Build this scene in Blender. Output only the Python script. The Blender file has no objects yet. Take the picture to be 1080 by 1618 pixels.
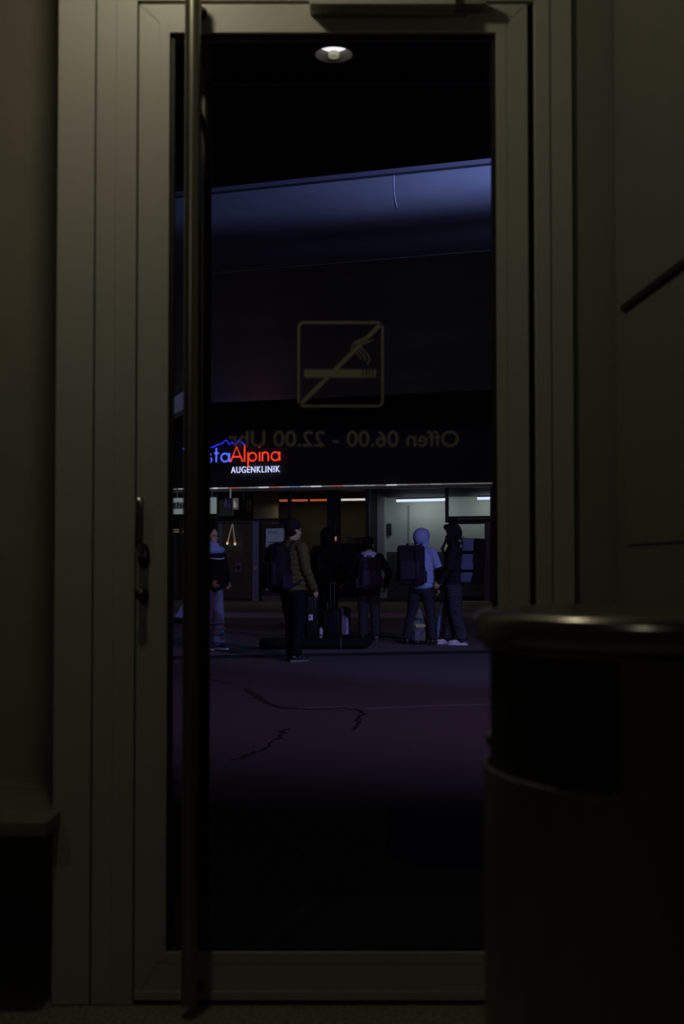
import bpy, bmesh, math, random
from mathutils import Vector, Matrix
random.seed(7)
C = bpy.context.scene
R = math.radians
PI = math.pi

# ------------------------------------------------------------------ camera
F = 1900.0
TILT = R(1.8)
CY = 900 - F * math.tan(TILT)
cam_d = bpy.data.cameras.new('camera')
cam_d.sensor_fit = 'VERTICAL'
cam_d.sensor_height = 36.0
cam_d.lens = 36.0 * F / 1618
cam_d.shift_y = (CY - 809) / 1618
cam_d.clip_start = 0.05
cam_d.clip_end = 300
cam_d.dof.use_dof = True
cam_d.dof.focus_distance = 17.0
cam_d.dof.aperture_fstop = 5.0
cam = bpy.data.objects.new('camera', cam_d)
cam.location = (0, 0, 1.05)
cam.rotation_euler = (PI / 2 + TILT, 0, 0)
C.collection.objects.link(cam)
C.camera = cam

# ------------------------------------------------------------------ world, exposure
w = bpy.data.worlds.new('night')
w.use_nodes = True
w.node_tree.nodes['Background'].inputs[0].default_value = (0.35, 0.3, 0.6, 1)
w.node_tree.nodes['Background'].inputs[1].default_value = 0.0004
C.world = w
C.view_settings.view_transform = 'Standard'
C.view_settings.look = 'None'
C.view_settings.exposure = 0.0
C.view_settings.gamma = 1.0
C.view_settings.use_curve_mapping = False
try:
    C.cycles.use_denoising = True
    C.cycles.max_bounces = 8
    C.cycles.transparent_max_bounces = 16
    C.cycles.sample_clamp_indirect = 4
except Exception:
    pass


def lamp(name, kind, loc, power, col, target=None, **kw):
    l = bpy.data.lights.new(name, kind)
    l.energy = power
    l.color = col
    for k, v in kw.items():
        setattr(l, k, v)
    o = bpy.data.objects.new(name, l)
    o.location = loc
    if target is not None:
        o.rotation_euler = (Vector(target) - Vector(loc)).to_track_quat('-Z', 'Y').to_euler()
    C.collection.objects.link(o)
    return o


# street floodlight high on the near building, blue floodlight at the far canopy
lamp('street_floodlight', 'SPOT', (3.6, 3.1, 8.6), 1550, (0.78, 0.44, 1.0), (1.0, 15, 0), spot_size=R(75), spot_blend=0.9, shadow_soft_size=0.5)
lamp('stop_floodlight', 'SPOT', (7.5, 4.9, 4.4), 2300, (0.26, 0.42, 1.0), (-0.5, 18, -0.4), spot_size=R(28), spot_blend=0.9, shadow_soft_size=0.15)
lamp('facade_blue_fill', 'SPOT', (7.5, 4.9, 4.5), 110, (0.26, 0.40, 1.0), (0.8, 19, 2.0), spot_size=R(46), spot_blend=0.9, shadow_soft_size=0.15)  # weak wide fill added to bring blue onto the shop front
lamp('canopy_floodlight', 'SPOT', (6.2, 17.8, 8.9), 2800, (0.30, 0.40, 1.0), (3.0, 23.3, 10.6), spot_size=R(92), spot_blend=1.0, shadow_soft_size=0.25)

lamp('shopfront_warm_fill', 'AREA', (0.2, 38.2, 3.55), 9, (1.0, 0.82, 0.45), (0.2, 37.6, 0), shape='RECTANGLE', size=14, size_y=0.2)  # added fill without a fitting, warms the far pavement
lamp('rear_room_lamp', 'POINT', (-1.4, -0.3, 2.75), 3.0, (1.0, 0.95, 0.82), shadow_soft_size=0.03)

# ------------------------------------------------------------------ pixel helpers (take sizes off the photograph)


def ray(px, py):
    u = (px - 540) / F
    v = (CY - py) / F
    return Vector((u, math.cos(TILT) - v * math.sin(TILT), math.sin(TILT) + v * math.cos(TILT)))


class Frame:
    def __init__(s, x, y, z=0.0, rz=0.0):
        s.o = Vector((x, y, z)); s.rz = rz
        s.m = Matrix.Translation(s.o) @ Matrix.Rotation(rz, 4, 'Z')
        s.mi = s.m.inverted()

    def px(s, px, py, d=0.0):
        """photo pixel -> (x along, z) on the plane y=d of this frame"""
        o = s.mi @ Vector((0, 0, 1.05)); r = s.mi.to_3x3() @ ray(px, py)
        t = (d - o.y) / r.y
        p = o + r * t
        return p.x, p.z


W0 = Frame(0, 0)
DOOR_Y = 2.93


def X(px, y=DOOR_Y, py=809):
    return W0.px(px, py, y)[0]


def Z(py, y=DOOR_Y, px=540):
    return W0.px(px, py, y)[1]


# ------------------------------------------------------------------ materials


def mat(name, col, rough=0.6, metal=0.0, emit=None, estr=1.0, noise=0.0, nscale=20.0, bump=0.0, col2=None, stretch=(1, 1, 1), coat=0.0, spec=None):
    m = bpy.data.materials.new(name)
    m.use_nodes = True
    nt = m.node_tree
    b = nt.nodes['Principled BSDF']
    b.inputs['Base Color'].default_value = (*col, 1)
    b.inputs['Roughness'].default_value = rough
    b.inputs['Metallic'].default_value = metal
    if spec is not None:
        b.inputs['Specular IOR Level'].default_value = spec
    if coat:
        b.inputs['Coat Weight'].default_value = coat
    if emit:
        b.inputs['Emission Color'].default_value = (*emit, 1)
        b.inputs['Emission Strength'].default_value = estr
    if noise or bump:
        tc = nt.nodes.new('ShaderNodeTexCoord')
        mp = nt.nodes.new('ShaderNodeMapping')
        mp.inputs['Scale'].default_value = stretch
        n = nt.nodes.new('ShaderNodeTexNoise')
        n.inputs['Scale'].default_value = nscale
        n.inputs['Detail'].default_value = 6
        nt.links.new(tc.outputs['Object'], mp.inputs['Vector'])
        nt.links.new(mp.outputs['Vector'], n.inputs['Vector'])
        if noise:
            cr = nt.nodes.new('ShaderNodeValToRGB')
            c2 = col2 or tuple(c * (1 - noise) for c in col)
            cr.color_ramp.elements[0].position = 0.35
            cr.color_ramp.elements[0].color = (*c2, 1)
            cr.color_ramp.elements[1].position = 0.65
            cr.color_ramp.elements[1].color = (*col, 1)
            nt.links.new(n.outputs['Fac'], cr.inputs['Fac'])
            nt.links.new(cr.outputs['Color'], b.inputs['Base Color'])
        if bump:
            bp = nt.nodes.new('ShaderNodeBump')
            bp.inputs['Strength'].default_value = bump
            bp.inputs['Distance'].default_value = 0.01
            nt.links.new(n.outputs['Fac'], bp.inputs['Height'])
            nt.links.new(bp.outputs['Normal'], b.inputs['Normal'])
    return m


def glass_mat(name, tint=(1, 1, 1), refl=1.45):
    m = bpy.data.materials.new(name)
    m.use_nodes = True
    nt = m.node_tree
    for n in list(nt.nodes):
        nt.nodes.remove(n)
    out = nt.nodes.new('ShaderNodeOutputMaterial')
    tr = nt.nodes.new('ShaderNodeBsdfTransparent'); tr.inputs[0].default_value = (*tint, 1)
    gl = nt.nodes.new('ShaderNodeBsdfGlossy'); gl.inputs['Roughness'].default_value = 0.02
    fr = nt.nodes.new('ShaderNodeFresnel'); fr.inputs[0].default_value = refl
    mx = nt.nodes.new('ShaderNodeMixShader')
    nt.links.new(fr.outputs[0], mx.inputs[0])
    nt.links.new(tr.outputs[0], mx.inputs[1])
    nt.links.new(gl.outputs[0], mx.inputs[2])
    nt.links.new(mx.outputs[0], out.inputs[0])
    return m


M = dict(
    frame=mat('champagne_painted_metal', (0.50, 0.49, 0.43), 0.42, 0.0, noise=0.06, nscale=3, bump=0.02),
    frame_dark=mat('bronze_painted_metal', (0.30, 0.29, 0.24), 0.5, noise=0.06, nscale=3),
    gasket=mat('black_gasket', (0.01, 0.01, 0.01), 0.6),
    plaster=mat('warm_grey_plaster', (0.34, 0.315, 0.245), 0.8, noise=0.12, nscale=5, bump=0.05),
    darkwall=mat('dark_plaster', (0.05, 0.05, 0.045), 0.85),
    steel=mat('dark_brushed_steel', (0.36, 0.34, 0.29), 0.36, 0.85, noise=0.15, nscale=6, stretch=(8, 8, 1)),
    steel_dark=mat('dark_patinated_steel', (0.11, 0.105, 0.09), 0.4, 1.0),
    bar=mat('pull_bar_steel', (0.30, 0.285, 0.23), 0.32, 0.9),
    chrome=mat('satin_steel', (0.5, 0.48, 0.43), 0.25, 1.0),
    black_metal=mat('black_metal', (0.03, 0.03, 0.03), 0.35, 0.6),
    stone=mat('speckled_stone', (0.34, 0.31, 0.25), 0.7, noise=0.6, nscale=90, bump=0.1),
    bench=mat('worn_stone_slab', (0.24, 0.22, 0.17), 0.6, noise=0.35, nscale=12, stretch=(1, 4, 4)),
    glass=glass_mat('clear_glass'),
    glass_dim=glass_mat('shop_glass', (0.85, 0.87, 0.9)),
    film=mat('beige_window_film', (0.30, 0.29, 0.22), 0.7),
    asphalt=mat('asphalt', (0.085, 0.08, 0.085), 0.62, noise=0.35, nscale=60, bump=0.25),
    paving=mat('concrete_paving', (0.12, 0.115, 0.12), 0.7, noise=0.3, nscale=8, bump=0.1),
    kerb=mat('kerb_stone', (0.012, 0.012, 0.013), 0.9, spec=.1),
    tar=mat('tar_seam', (0.012, 0.012, 0.014), 0.45),
    seam=mat('light_joint', (0.20, 0.2, 0.24), 0.4),
    soffit=mat('canopy_sheet', (0.31, 0.31, 0.34), 0.5, noise=0.35, nscale=0.35, bump=0.02, stretch=(0.6, 2.5, 2.5)),
    black=mat('black_cladding', (0.008, 0.008, 0.008), 0.7),
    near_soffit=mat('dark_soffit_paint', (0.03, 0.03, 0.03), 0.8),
)


# ------------------------------------------------------------------ mesh helpers

def box(bm, x0, x1, y0, y1, z0, z1):
    r = bmesh.ops.create_cube(bm, size=1)
    vs = r['verts']
    bmesh.ops.scale(bm, vec=(abs(x1 - x0), abs(y1 - y0), abs(z1 - z0)), verts=vs)
    bmesh.ops.translate(bm, vec=((x0 + x1) / 2, (y0 + y1) / 2, (z0 + z1) / 2), verts=vs)
    return vs


def bx(x0, x1, y0, y1, z0, z1, bevel=0.0, seg=2):
    bm = bmesh.new()
    box(bm, x0, x1, y0, y1, z0, z1)
    if bevel:
        bmesh.ops.bevel(bm, geom=bm.edges[:], offset=bevel, segments=seg, profile=0.5, affect='EDGES')
    return bm


def rbox(bm, c, size, r, rot=None, seg=4):
    t = bmesh.new()
    bmesh.ops.create_cube(t, size=1)
    bmesh.ops.scale(t, vec=size, verts=t.verts)
    bmesh.ops.bevel(t, geom=t.edges[:], offset=min(r, min(size) * 0.49), segments=seg, profile=0.5, affect='EDGES')
    if rot is not None:
        bmesh.ops.transform(t, matrix=rot.to_4x4(), verts=t.verts)
    bmesh.ops.translate(t, vec=c, verts=t.verts)
    merge(bm, t)


def merge(bm, t):
    me = bpy.data.meshes.new('tmp')
    t.to_mesh(me); t.free()
    bm.from_mesh(me)
    bpy.data.meshes.remove(me)


def tube(bm, pts, r, n=10, caps=True):
    pts = [Vector(p) for p in pts]
    rs = r if isinstance(r, (list, tuple)) else [r] * len(pts)
    rings = []
    up = Vector((0, 0, 1))
    for i, p in enumerate(pts):
        a = pts[max(i - 1, 0)]; b = pts[min(i + 1, len(pts) - 1)]
        d = (b - a).normalized()
        ref = up if abs(d.z) < 0.95 else Vector((1, 0, 0))
        s = d.cross(ref).normalized(); q = s.cross(d).normalized()
        rings.append([bm.verts.new(p + (s * math.cos(2 * PI * k / n) + q * math.sin(2 * PI * k / n)) * rs[i]) for k in range(n)])
    for a, b in zip(rings, rings[1:]):
        for k in range(n):
            bm.faces.new((a[k], a[(k + 1) % n], b[(k + 1) % n], b[k]))
    if caps:
        bm.faces.new(rings[0][::-1]); bm.faces.new(rings[-1])


def cap(bm, p0, p1, r0, r1, n=14, hn=4):
    p0 = Vector(p0); p1 = Vector(p1)
    d = (p1 - p0).normalized()
    ref = Vector((0, 0, 1)) if abs(d.z) < 0.95 else Vector((1, 0, 0))
    s = d.cross(ref).normalized(); q = s.cross(d).normalized()
    rings = []

    def ring(c, r):
        rings.append([bm.verts.new(c + (s * math.cos(2 * PI * k / n) + q * math.sin(2 * PI * k / n)) * r) for k in range(n)])
    a = bm.verts.new(p0 - d * r0)
    for i in range(1, hn + 1):
        t = PI / 2 * i / hn
        ring(p0 - d * r0 * math.cos(t), r0 * math.sin(t))
    for i in range(hn, 0, -1):
        t = PI / 2 * i / hn
        ring(p1 + d * r1 * math.cos(t), r1 * math.sin(t))
    b = bm.verts.new(p1 + d * r1)
    for u, v in zip(rings, rings[1:]):
        for k in range(n):
            bm.faces.new((u[k], u[(k + 1) % n], v[(k + 1) % n], v[k]))
    for k in range(n):
        bm.faces.new((a, rings[0][(k + 1) % n], rings[0][k]))
        bm.faces.new((b, rings[-1][k], rings[-1][(k + 1) % n]))


def ell(bm, c, r, rot=None, seg=16):
    res = bmesh.ops.create_uvsphere(bm, u_segments=seg, v_segments=max(8, seg // 2), radius=1)
    vs = res['verts']
    bmesh.ops.scale(bm, vec=r, verts=vs)
    if rot is not None:
        bmesh.ops.transform(bm, matrix=rot.to_4x4(), verts=vs)
    bmesh.ops.translate(bm, vec=c, verts=vs)


def lathe(bm, prof, n=48, c=(0, 0), a0=0.0, a1=2 * PI):
    full = abs(a1 - a0 - 2 * PI) < 1e-6
    m = n if full else n + 1
    rings = []
    for r, z in prof:
        rings.append([bm.verts.new((c[0] + max(r, 1e-4) * math.cos(a0 + (a1 - a0) * k / n), c[1] + max(r, 1e-4) * math.sin(a0 + (a1 - a0) * k / n), z)) for k in range(m)])
    for u, v in zip(rings, rings[1:]):
        for k in range(n):
            k2 = (k + 1) % m
            bm.faces.new((u[k], u[k2], v[k2], v[k]))


def prism(bm, pts, axis_vec):
    """closed polygon pts (3D) swept by axis_vec"""
    a = [bm.verts.new(p) for p in pts]
    b = [bm.verts.new(Vector(p) + Vector(axis_vec)) for p in pts]
    bm.faces.new(a[::-1]); bm.faces.new(b)
    n = len(pts)
    for k in range(n):
        bm.faces.new((a[k], a[(k + 1) % n], b[(k + 1) % n], b[k]))


anchors = {}


def thing(name, label, cat, anchor=(0, 0, 0), frame=W0, group=None):
    o = bpy.data.objects.new(name, None)
    o.empty_display_size = 0.1
    C.collection.objects.link(o)
    o.location = frame.m @ Vector(anchor)
    o.rotation_euler = (0, 0, frame.rz)
    o['label'] = label; o['category'] = cat
    if group:
        o['group'] = group
    anchors[o] = Vector(anchor)
    return o


def obj(name, bm, m, parent=None, frame=W0, smooth=None, label=None, anchor=None):
    me = bpy.data.meshes.new(name)
    bmesh.ops.recalc_face_normals(bm, faces=bm.faces[:])
    if parent is not None:
        a = anchors.get(parent, Vector((0, 0, 0)))
    elif anchor is not None:
        a = Vector(anchor)
    else:
        xs = [v.co.x for v in bm.verts]; ys = [v.co.y for v in bm.verts]; zs = [v.co.z for v in bm.verts]
        a = Vector(((min(xs) + max(xs)) / 2, (min(ys) + max(ys)) / 2, min(zs)))
    bmesh.ops.translate(bm, vec=-a, verts=bm.verts)
    bm.to_mesh(me); bm.free()
    me.materials.append(m)
    o = bpy.data.objects.new(name, me)
    C.collection.objects.link(o)
    if parent is not None:
        o.parent = parent
    else:
        o.location = frame.m @ a
        o.rotation_euler = (0, 0, frame.rz)
    anchors[o] = a
    if smooth is not None:
        for p in me.polygons:
            p.use_smooth = True
        me.set_sharp_from_angle(angle=R(smooth))
    if label:
        o['label'] = label
    return o


def struct(name, bm, m, parent=None, frame=W0, smooth=None):
    o = obj(name, bm, m, parent, frame, smooth)
    if parent is None:
        o['kind'] = 'structure'
    return o


def tag(o, label, cat, group=None):
    o['label'] = label; o['category'] = cat
    if group:
        o['group'] = group
    return o


def text_bm(s, x0, x1, z0, z1, y, depth=0.01, mirror=False, offset=0.0, spacing=1.0):
    """text filling the box x0..x1, z0..z1 of the plane y, read from -y (mirror: read from +y)"""
    cu = bpy.data.curves.new('t', 'FONT')
    cu.body = s; cu.extrude = 0.0; cu.size = 1; cu.offset = offset
    cu.space_character = spacing
    ob = bpy.data.objects.new('t', cu)
    C.collection.objects.link(ob)
    dg = bpy.context.evaluated_depsgraph_get()
    dg.update()
    me = bpy.data.meshes.new_from_object(ob.evaluated_get(dg))
    bm = bmesh.new(); bm.from_mesh(me)
    bpy.data.objects.remove(ob); bpy.data.meshes.remove(me)
    bmesh.ops.remove_doubles(bm, verts=bm.verts, dist=1e-5)
    xs = [v.co.x for v in bm.verts]; ys = [v.co.y for v in bm.verts]
    ax, bxx, ay, by = min(xs), max(xs), min(ys), max(ys)
    for v in bm.verts:
        u = (v.co.x - ax) / (bxx - ax); t = (v.co.y - ay) / (by - ay)
        if mirror:
            u = 1 - u
        v.co = Vector((x0 + u * (x1 - x0), y, z0 + t * (z1 - z0)))
    ret = bmesh.ops.extrude_face_region(bm, geom=bm.faces[:])
    vs = [g for g in ret['geom'] if isinstance(g, bmesh.types.BMVert)]
    bmesh.ops.translate(bm, vec=(0, depth, 0), verts=vs)
    return bm


def letters(bm, m, parent, name='letter'):
    """every letter of a text mesh as a part of its own"""
    bm.verts.ensure_lookup_table()
    seen = set(); isl = []
    for v in bm.verts:
        if v in seen:
            continue
        st_ = [v]; seen.add(v); comp = []
        while st_:
            a = st_.pop(); comp.append(a)
            for e in a.link_edges:
                b_ = e.other_vert(a)
                if b_ not in seen:
                    seen.add(b_); st_.append(b_)
        xs = [q_.co.x for q_ in comp]
        isl.append([min(xs), max(xs), comp])
    isl.sort(key=lambda t_: t_[0])
    grp = []
    for a, b_, c_ in isl:
        if grp and (min(b_, grp[-1][1]) - max(a, grp[-1][0])) > .6 * min(b_ - a, grp[-1][1] - grp[-1][0]):
            grp[-1][1] = max(b_, grp[-1][1]); grp[-1][2] += c_
        else:
            grp.append([a, b_, c_])
    for a, b_, c_ in grp:
        vs = set(c_)
        nb = bmesh.new(); mp = {}
        for f_ in bm.faces:
            if f_.verts[0] in vs:
                nv = []
                for q_ in f_.verts:
                    if q_ not in mp:
                        mp[q_] = nb.verts.new(q_.co)
                    nv.append(mp[q_])
                nb.faces.new(nv)
        obj(name, nb, m, parent)
    bm.free()


def remesh(name, bm, voxel, m, parent, smooth_it=3, label=None):
    bmesh.ops.recalc_face_normals(bm, faces=bm.faces[:])
    me = bpy.data.meshes.new('tmp'); bm.to_mesh(me); bm.free()
    ob = bpy.data.objects.new('tmp', me); C.collection.objects.link(ob)
    md = ob.modifiers.new('r', 'REMESH'); md.mode = 'VOXEL'; md.voxel_size = voxel
    if smooth_it:
        s = ob.modifiers.new('s', 'SMOOTH'); s.iterations = smooth_it; s.factor = 0.5
    dg = bpy.context.evaluated_depsgraph_get(); dg.update()
    me2 = bpy.data.meshes.new_from_object(ob.evaluated_get(dg))
    bpy.data.objects.remove(ob); bpy.data.meshes.remove(me)
    b2 = bmesh.new(); b2.from_mesh(me2); bpy.data.meshes.remove(me2)
    return obj(name, b2, m, parent, smooth=70, label=label)


# ================================================================== ROOM SHELL
zt = 3.0          # ceiling height of the waiting room
xl = X(86)        # left outer edge of the frame
xr_ = 0.671       # where the right side wall starts at the door plane
# floor, ceiling
struct('floor', bx(-3.0, 2.2, -2.6, 3.9, -0.1, 0.0), M['stone'])
struct('ceiling', bx(-3.0, 2.2, -2.6, 3.6, zt, zt + 0.1), M['darkwall'])
struct('wall_back', bx(-3.0, 2.2, -2.7, -2.6, 0, zt), M['darkwall'])
struct('wall_left', bx(-3.1, -3.0, -2.6, 3.6, 0, zt), M['darkwall'])
struct('wall_front', bx(-3.0, xl + 0.03, 3.50, 3.60, 0, zt), M['plaster'])
# side wall on the right, running slightly outwards towards the camera
bm = bmesh.new()
sy0, sy1 = 2.93, -2.6
sx = lambda y: 0.671 + (2.93 - y) * 0.0553
prism(bm, [(sx(sy0), sy0, 0), (sx(sy1), sy1, 0), (sx(sy1) + 0.1, sy1, 0), (sx(sy0) + 0.1, sy0, 0)], (0, 0, zt))
struct('wall_right', bm, mat('side_wall_panel', (0.20, 0.19, 0.155), 0.7, noise=0.1, nscale=3))

# door frame, left post, mullion, right post, head
DY0, DY1 = DOOR_Y, 3.00
lt = thing('trim_1', 'x', 'x', (X(117), DY0, 0)); del lt['label']; del lt['category']; lt['kind'] = 'structure'
obj('post_profile', bx(X(86.5), X(145.5), DY0, DY1 + 0.5, 0.002, zt, 0.002), M['frame'], lt)
bm = bx(X(148), X(180), DY0, DY1, 0.002, zt, 0.002)
box(bm, X(180), X(212.5), DY0 + 0.001, DY1, 0.002, zt)
obj('post_profile', bm, M['frame'], lt)
obj('gasket', bx(X(145), X(149), DY0 + 0.012, DY1, 0.002, zt), M['gasket'], lt)
rt = thing('trim_2', 'x', 'x', (X(878), DY0, 0)); del rt['label']; del rt['category']; rt['kind'] = 'structure'
bm = bx(X(847.5), X(872), DY0, DY1, 0.002, zt, 0.002)
box(bm, X(872), X(907), DY0 + 0.003, DY1, 0.002, zt)
obj('post_profile', bm, M['frame'], rt)
obj('side_panel', bx(X(910), X(978), DY0 + 0.012, DY1, 0.002, zt), M['frame_dark'], rt)
obj('gasket', bx(X(906), X(911), DY0 + 0.014, DY1, 0.002, zt), M['gasket'], rt)
ZT = Z(5)         # top of the door leaf
struct('trim_3', bx(X(212), X(848), DY0, DY1, Z(1), zt, 0.002), M['frame'])

# ------------------------------------------------------------------ glass door
door = thing('door_1', 'x', 'x', (X(526), DY0, 0)); del door['label']; del door['category']; door['kind'] = 'structure'
x0, x1 = X(215), X(837)
gx0, gx1 = X(263.5), X(787.5)
gz0, gz1 = Z(1507), Z(49.5)
zb = Z(1581)
d0, d1 = DY0 + 0.004, DY0 + 0.066
obj('gasket', (lambda b: (box(b, X(211), X(216), d0 + .02, d1, .004, ZT + .006), box(b, X(836), X(848), d0 + .03, d1, .004, ZT + .006), box(b, X(212), X(847), d0 + .02, d1, ZT, ZT + .008), b)[-1])(bmesh.new()), M['gasket'], door)


def mitre(bm, pts, y0, y1):
    prism(bm, [(p[0], y0, p[1]) for p in pts], (0, y1 - y0, 0))


gap = 0.0006
bev = 0.012
# stiles and rails with mitred corners, plus a slightly set-back glazing bead
ix0, ix1, iz0, iz1 = X(247), X(800), Z(1556), Z(33)
for nm, pts in (('stile', [(x0, zb), (x0, ZT), (gx0, gz1), (gx0, gz0)]), ('stile', [(x1, zb), (gx1, gz0), (gx1, gz1), (x1, ZT)]),
                ('rail', [(x0 + gap, ZT), (x1 - gap, ZT), (gx1 - gap, gz1), (gx0 + gap, gz1)]), ('rail', [(x0 + gap, zb), (gx0 + gap, gz0), (gx1 - gap, gz0), (x1 - gap, zb)])):
    bm = bmesh.new()
    mitre(bm, pts, d0, d1)
    bmesh.ops.bevel(bm, geom=[e for e in bm.edges if all(v.co.y < d0 + 1e-5 for v in e.verts)], offset=0.0012, segments=1, affect='EDGES')
    obj(nm, bm, M['frame'], door)
# beads
bd = 0.007
for nm, (a, b_, c_, e_) in (('glazing_bead', (gx0 - X(263) + X(250), gx0, gz0, gz1)), ):
    pass
for k, (a0_, a1_, c0_, c1_) in enumerate(((gx0 - 0.024, gx0 + 0.001, gz0 - 0.02, gz1 + 0.026), (gx1 - 0.001, gx1 + 0.024, gz0 - 0.02, gz1 + 0.026), (gx0 + 0.001, gx1 - 0.001, gz1 - 0.001, gz1 + 0.026), (gx0 + 0.001, gx1 - 0.001, gz0 - 0.024, gz0 + 0.001))):
    obj('glazing_bead', bx(a0_, a1_, d0 - 0.0008, d0 + 0.03, c0_, c1_, 0.0006), M['frame'], door)
bm = bmesh.new()
g = 0.012
for a in ((gx0, gx0 + g, gz0, gz1), (gx1 - g, gx1, gz0, gz1), (gx0 + g, gx1 - g, gz1 - g * .5, gz1), (gx0 + g, gx1 - g, gz0, gz0 + g * .8)):
    box(bm, a[0], a[1], d0 + 0.012, d0 + 0.03, a[2], a[3])
obj('glass_gasket', bm, M['gasket'], door)
GY = d0 + 0.030
obj('glass_pane', bx(gx0, gx1, GY, GY + 0.008, gz0, gz1), M['glass'], door)
# bottom weather strip
obj('kick_strip', bx(x0, x1, d0 - 0.003, d0 + 0.01, zb, Z(1567), 0.001), M['frame'], door)
obj('threshold_seal', bx(x0, x1, d0 + 0.012, d1, 0.003, zb + 0.002), M['gasket'], door)

# long vertical pull bars, inside and outside
bxx = -0.3585
bm = bmesh.new(); tube(bm, [(bxx, 2.855, 0.03), (bxx, 2.855, ZT + 0.02)], 0.0195, 24)
bar = obj('pull_bar', bm, M['bar'], door, smooth=40)
for z in (Z(1558), Z(20)):
    bm = bmesh.new(); tube(bm, [(bxx + 0.004, 2.86, z), (bxx + 0.012, d0 - 0.002, z)], 0.008, 12)
    tube(bm, [(bxx + 0.012, d0 - 0.008, z), (bxx + 0.012, d0, z)], 0.014, 16)
    obj('bar_mount', bm, M['black_metal'], door, smooth=40)
bm = bmesh.new(); tube(bm, [(bxx, 3.10, 0.03), (bxx, 3.10, ZT + .01)], 0.0195, 24)
obj('pull_bar', bm, M['steel_dark'], door, smooth=40, label='outer pull bar')
for z in (0.2, 2.2):
    bm = bmesh.new(); tube(bm, [(bxx, 3.095, z), (bxx, d1 - 0.002, z)], 0.008, 12)
    obj('bar_mount', bm, M['black_metal'], door, smooth=40)

# upright lever handle with oval rose, thumb-turn below
hx = X(227)
bm = bmesh.new()
ell(bm, (hx, d0 - 0.004, Z(878)), (0.0155, 0.009, 0.031))
rose = obj('handle_rose', bm, M['black_metal'], door, smooth=60)
bm = bmesh.new()
lx = X(220, 2.88)
tube(bm, [(hx, d0, Z(876)), (hx, d0 - 0.035, Z(874)), (hx - .002, 2.892, Z(871)), (lx - .001, 2.883, Z(862)), (lx, 2.881, Z(850)), (lx, 2.881, Z(820)), (lx, 2.881, Z(795)), (lx + .001, 2.885, Z(790))], [.011, .011, .012, .0115, .0105, .0105, .0105, .007], 16)
obj('lever', bm, M['chrome'], door, smooth=60)
bm = bmesh.new()
ell(bm, (X(227), d0 - 0.003, Z(942)), (0.013, 0.006, 0.02))
tube(bm, [(X(226), d0, Z(940)), (X(226), d0 - 0.02, Z(940)), (X(225), d0 - 0.034, Z(939)), (X(225), d0 - .038, Z(939))], [.008, .008, .0135, .010], 16)
obj('thumb_turn', bm, M['steel_dark'], door, smooth=60)

# door closer on the head
cl = thing('door_closer', 'slim box-shaped door closer on the top rail of the glass door', 'door closer', (X(630), d0, Z(9)))
obj('body', bx(X(488, 2.88), X(722, 2.88), 2.872, d0 - .001, Z(9, 2.88), Z(-26, 2.88), 0.003), M['frame'], cl)
obj('slide_rail', bx(X(722, 2.895), X(770, 2.895), 2.89, d0 - .001, Z(9, 2.9), Z(-6, 2.9), 0.002), M['frame_dark'], cl)
bm = bmesh.new(); tube(bm, [(X(560), 2.885, Z(-26)), (X(560), 2.885, Z(-40))], .008, 12)
rbox(bm, (X(640), 2.885, Z(-42)), (0.26, 0.02, 0.006), 0.002)
obj('arm', bm, M['steel_dark'], cl)

# ------------------------------------------------------------------ lettering on the glass (reads from the street)
ns = thing('no_smoking_sticker', 'square no smoking sign of pale film stuck on the door glass', 'sticker', (X(538, GY), GY, Z(643, GY)))
S0, S1, T0, T1 = X(469.5, GY), X(606, GY), Z(643.5, GY), Z(508, GY)
yy = GY - 0.0012


def flat_poly(bm, pts, y=yy, th=0.0008):
    prism(bm, [(p[0], y, p[1]) for p in pts], (0, th, 0))


def rrect(a, b, c, d, r, n=6):
    out = []
    for cx, cz, a0 in ((b - r, d - r, 0), (a + r, d - r, 90), (a + r, c + r, 180), (b - r, c + r, 270)):
        for k in range(n + 1):
            t = R(a0 + 90 * k / n)
            out.append((cx + r * math.cos(t), cz + r * math.sin(t)))
    return out


bm = bmesh.new()
o_ = rrect(S0, S1, T0, T1, 0.016); lw = 0.0058
i_ = rrect(S0 + lw, S1 - lw, T0 + lw, T1 - lw, 0.0105)
n = len(o_)
vo = [bm.verts.new((p[0], yy, p[1])) for p in o_]; vi = [bm.verts.new((p[0], yy, p[1])) for p in i_]
for k in range(n):
    bm.faces.new((vo[k], vo[(k + 1) % n], vi[(k + 1) % n], vi[k]))
obj('border', bm, M['film'], ns)
bm = bmesh.new()
q = 0.0036
ax, az, bx_, bz = S0 + .006, T0 + .006, S1 - .006, T1 - .006
flat_poly(bm, [(ax - q, az + q), (ax + q, az - q), (bx_ + q, bz - q), (bx_ - q, bz + q)])
obj('slash', bm, M['film'], ns)
bm = bmesh.new()
flat_poly(bm, [(X(480, GY), Z(597, GY)), (X(572, GY), Z(597, GY)), (X(572, GY), Z(584, GY)), (X(480, GY), Z(584, GY))], yy - .0009)
for a, b_ in ((574, 578), (580, 583), (585, 588), (590, 594)):
    flat_poly(bm, [(X(a, GY), Z(597, GY)), (X(b_, GY), Z(597, GY)), (X(b_, GY), Z(584, GY)), (X(a, GY), Z(584, GY))], yy - .0009)
obj('cigarette', bm, M['film'], ns)
bm = bmesh.new()


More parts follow.
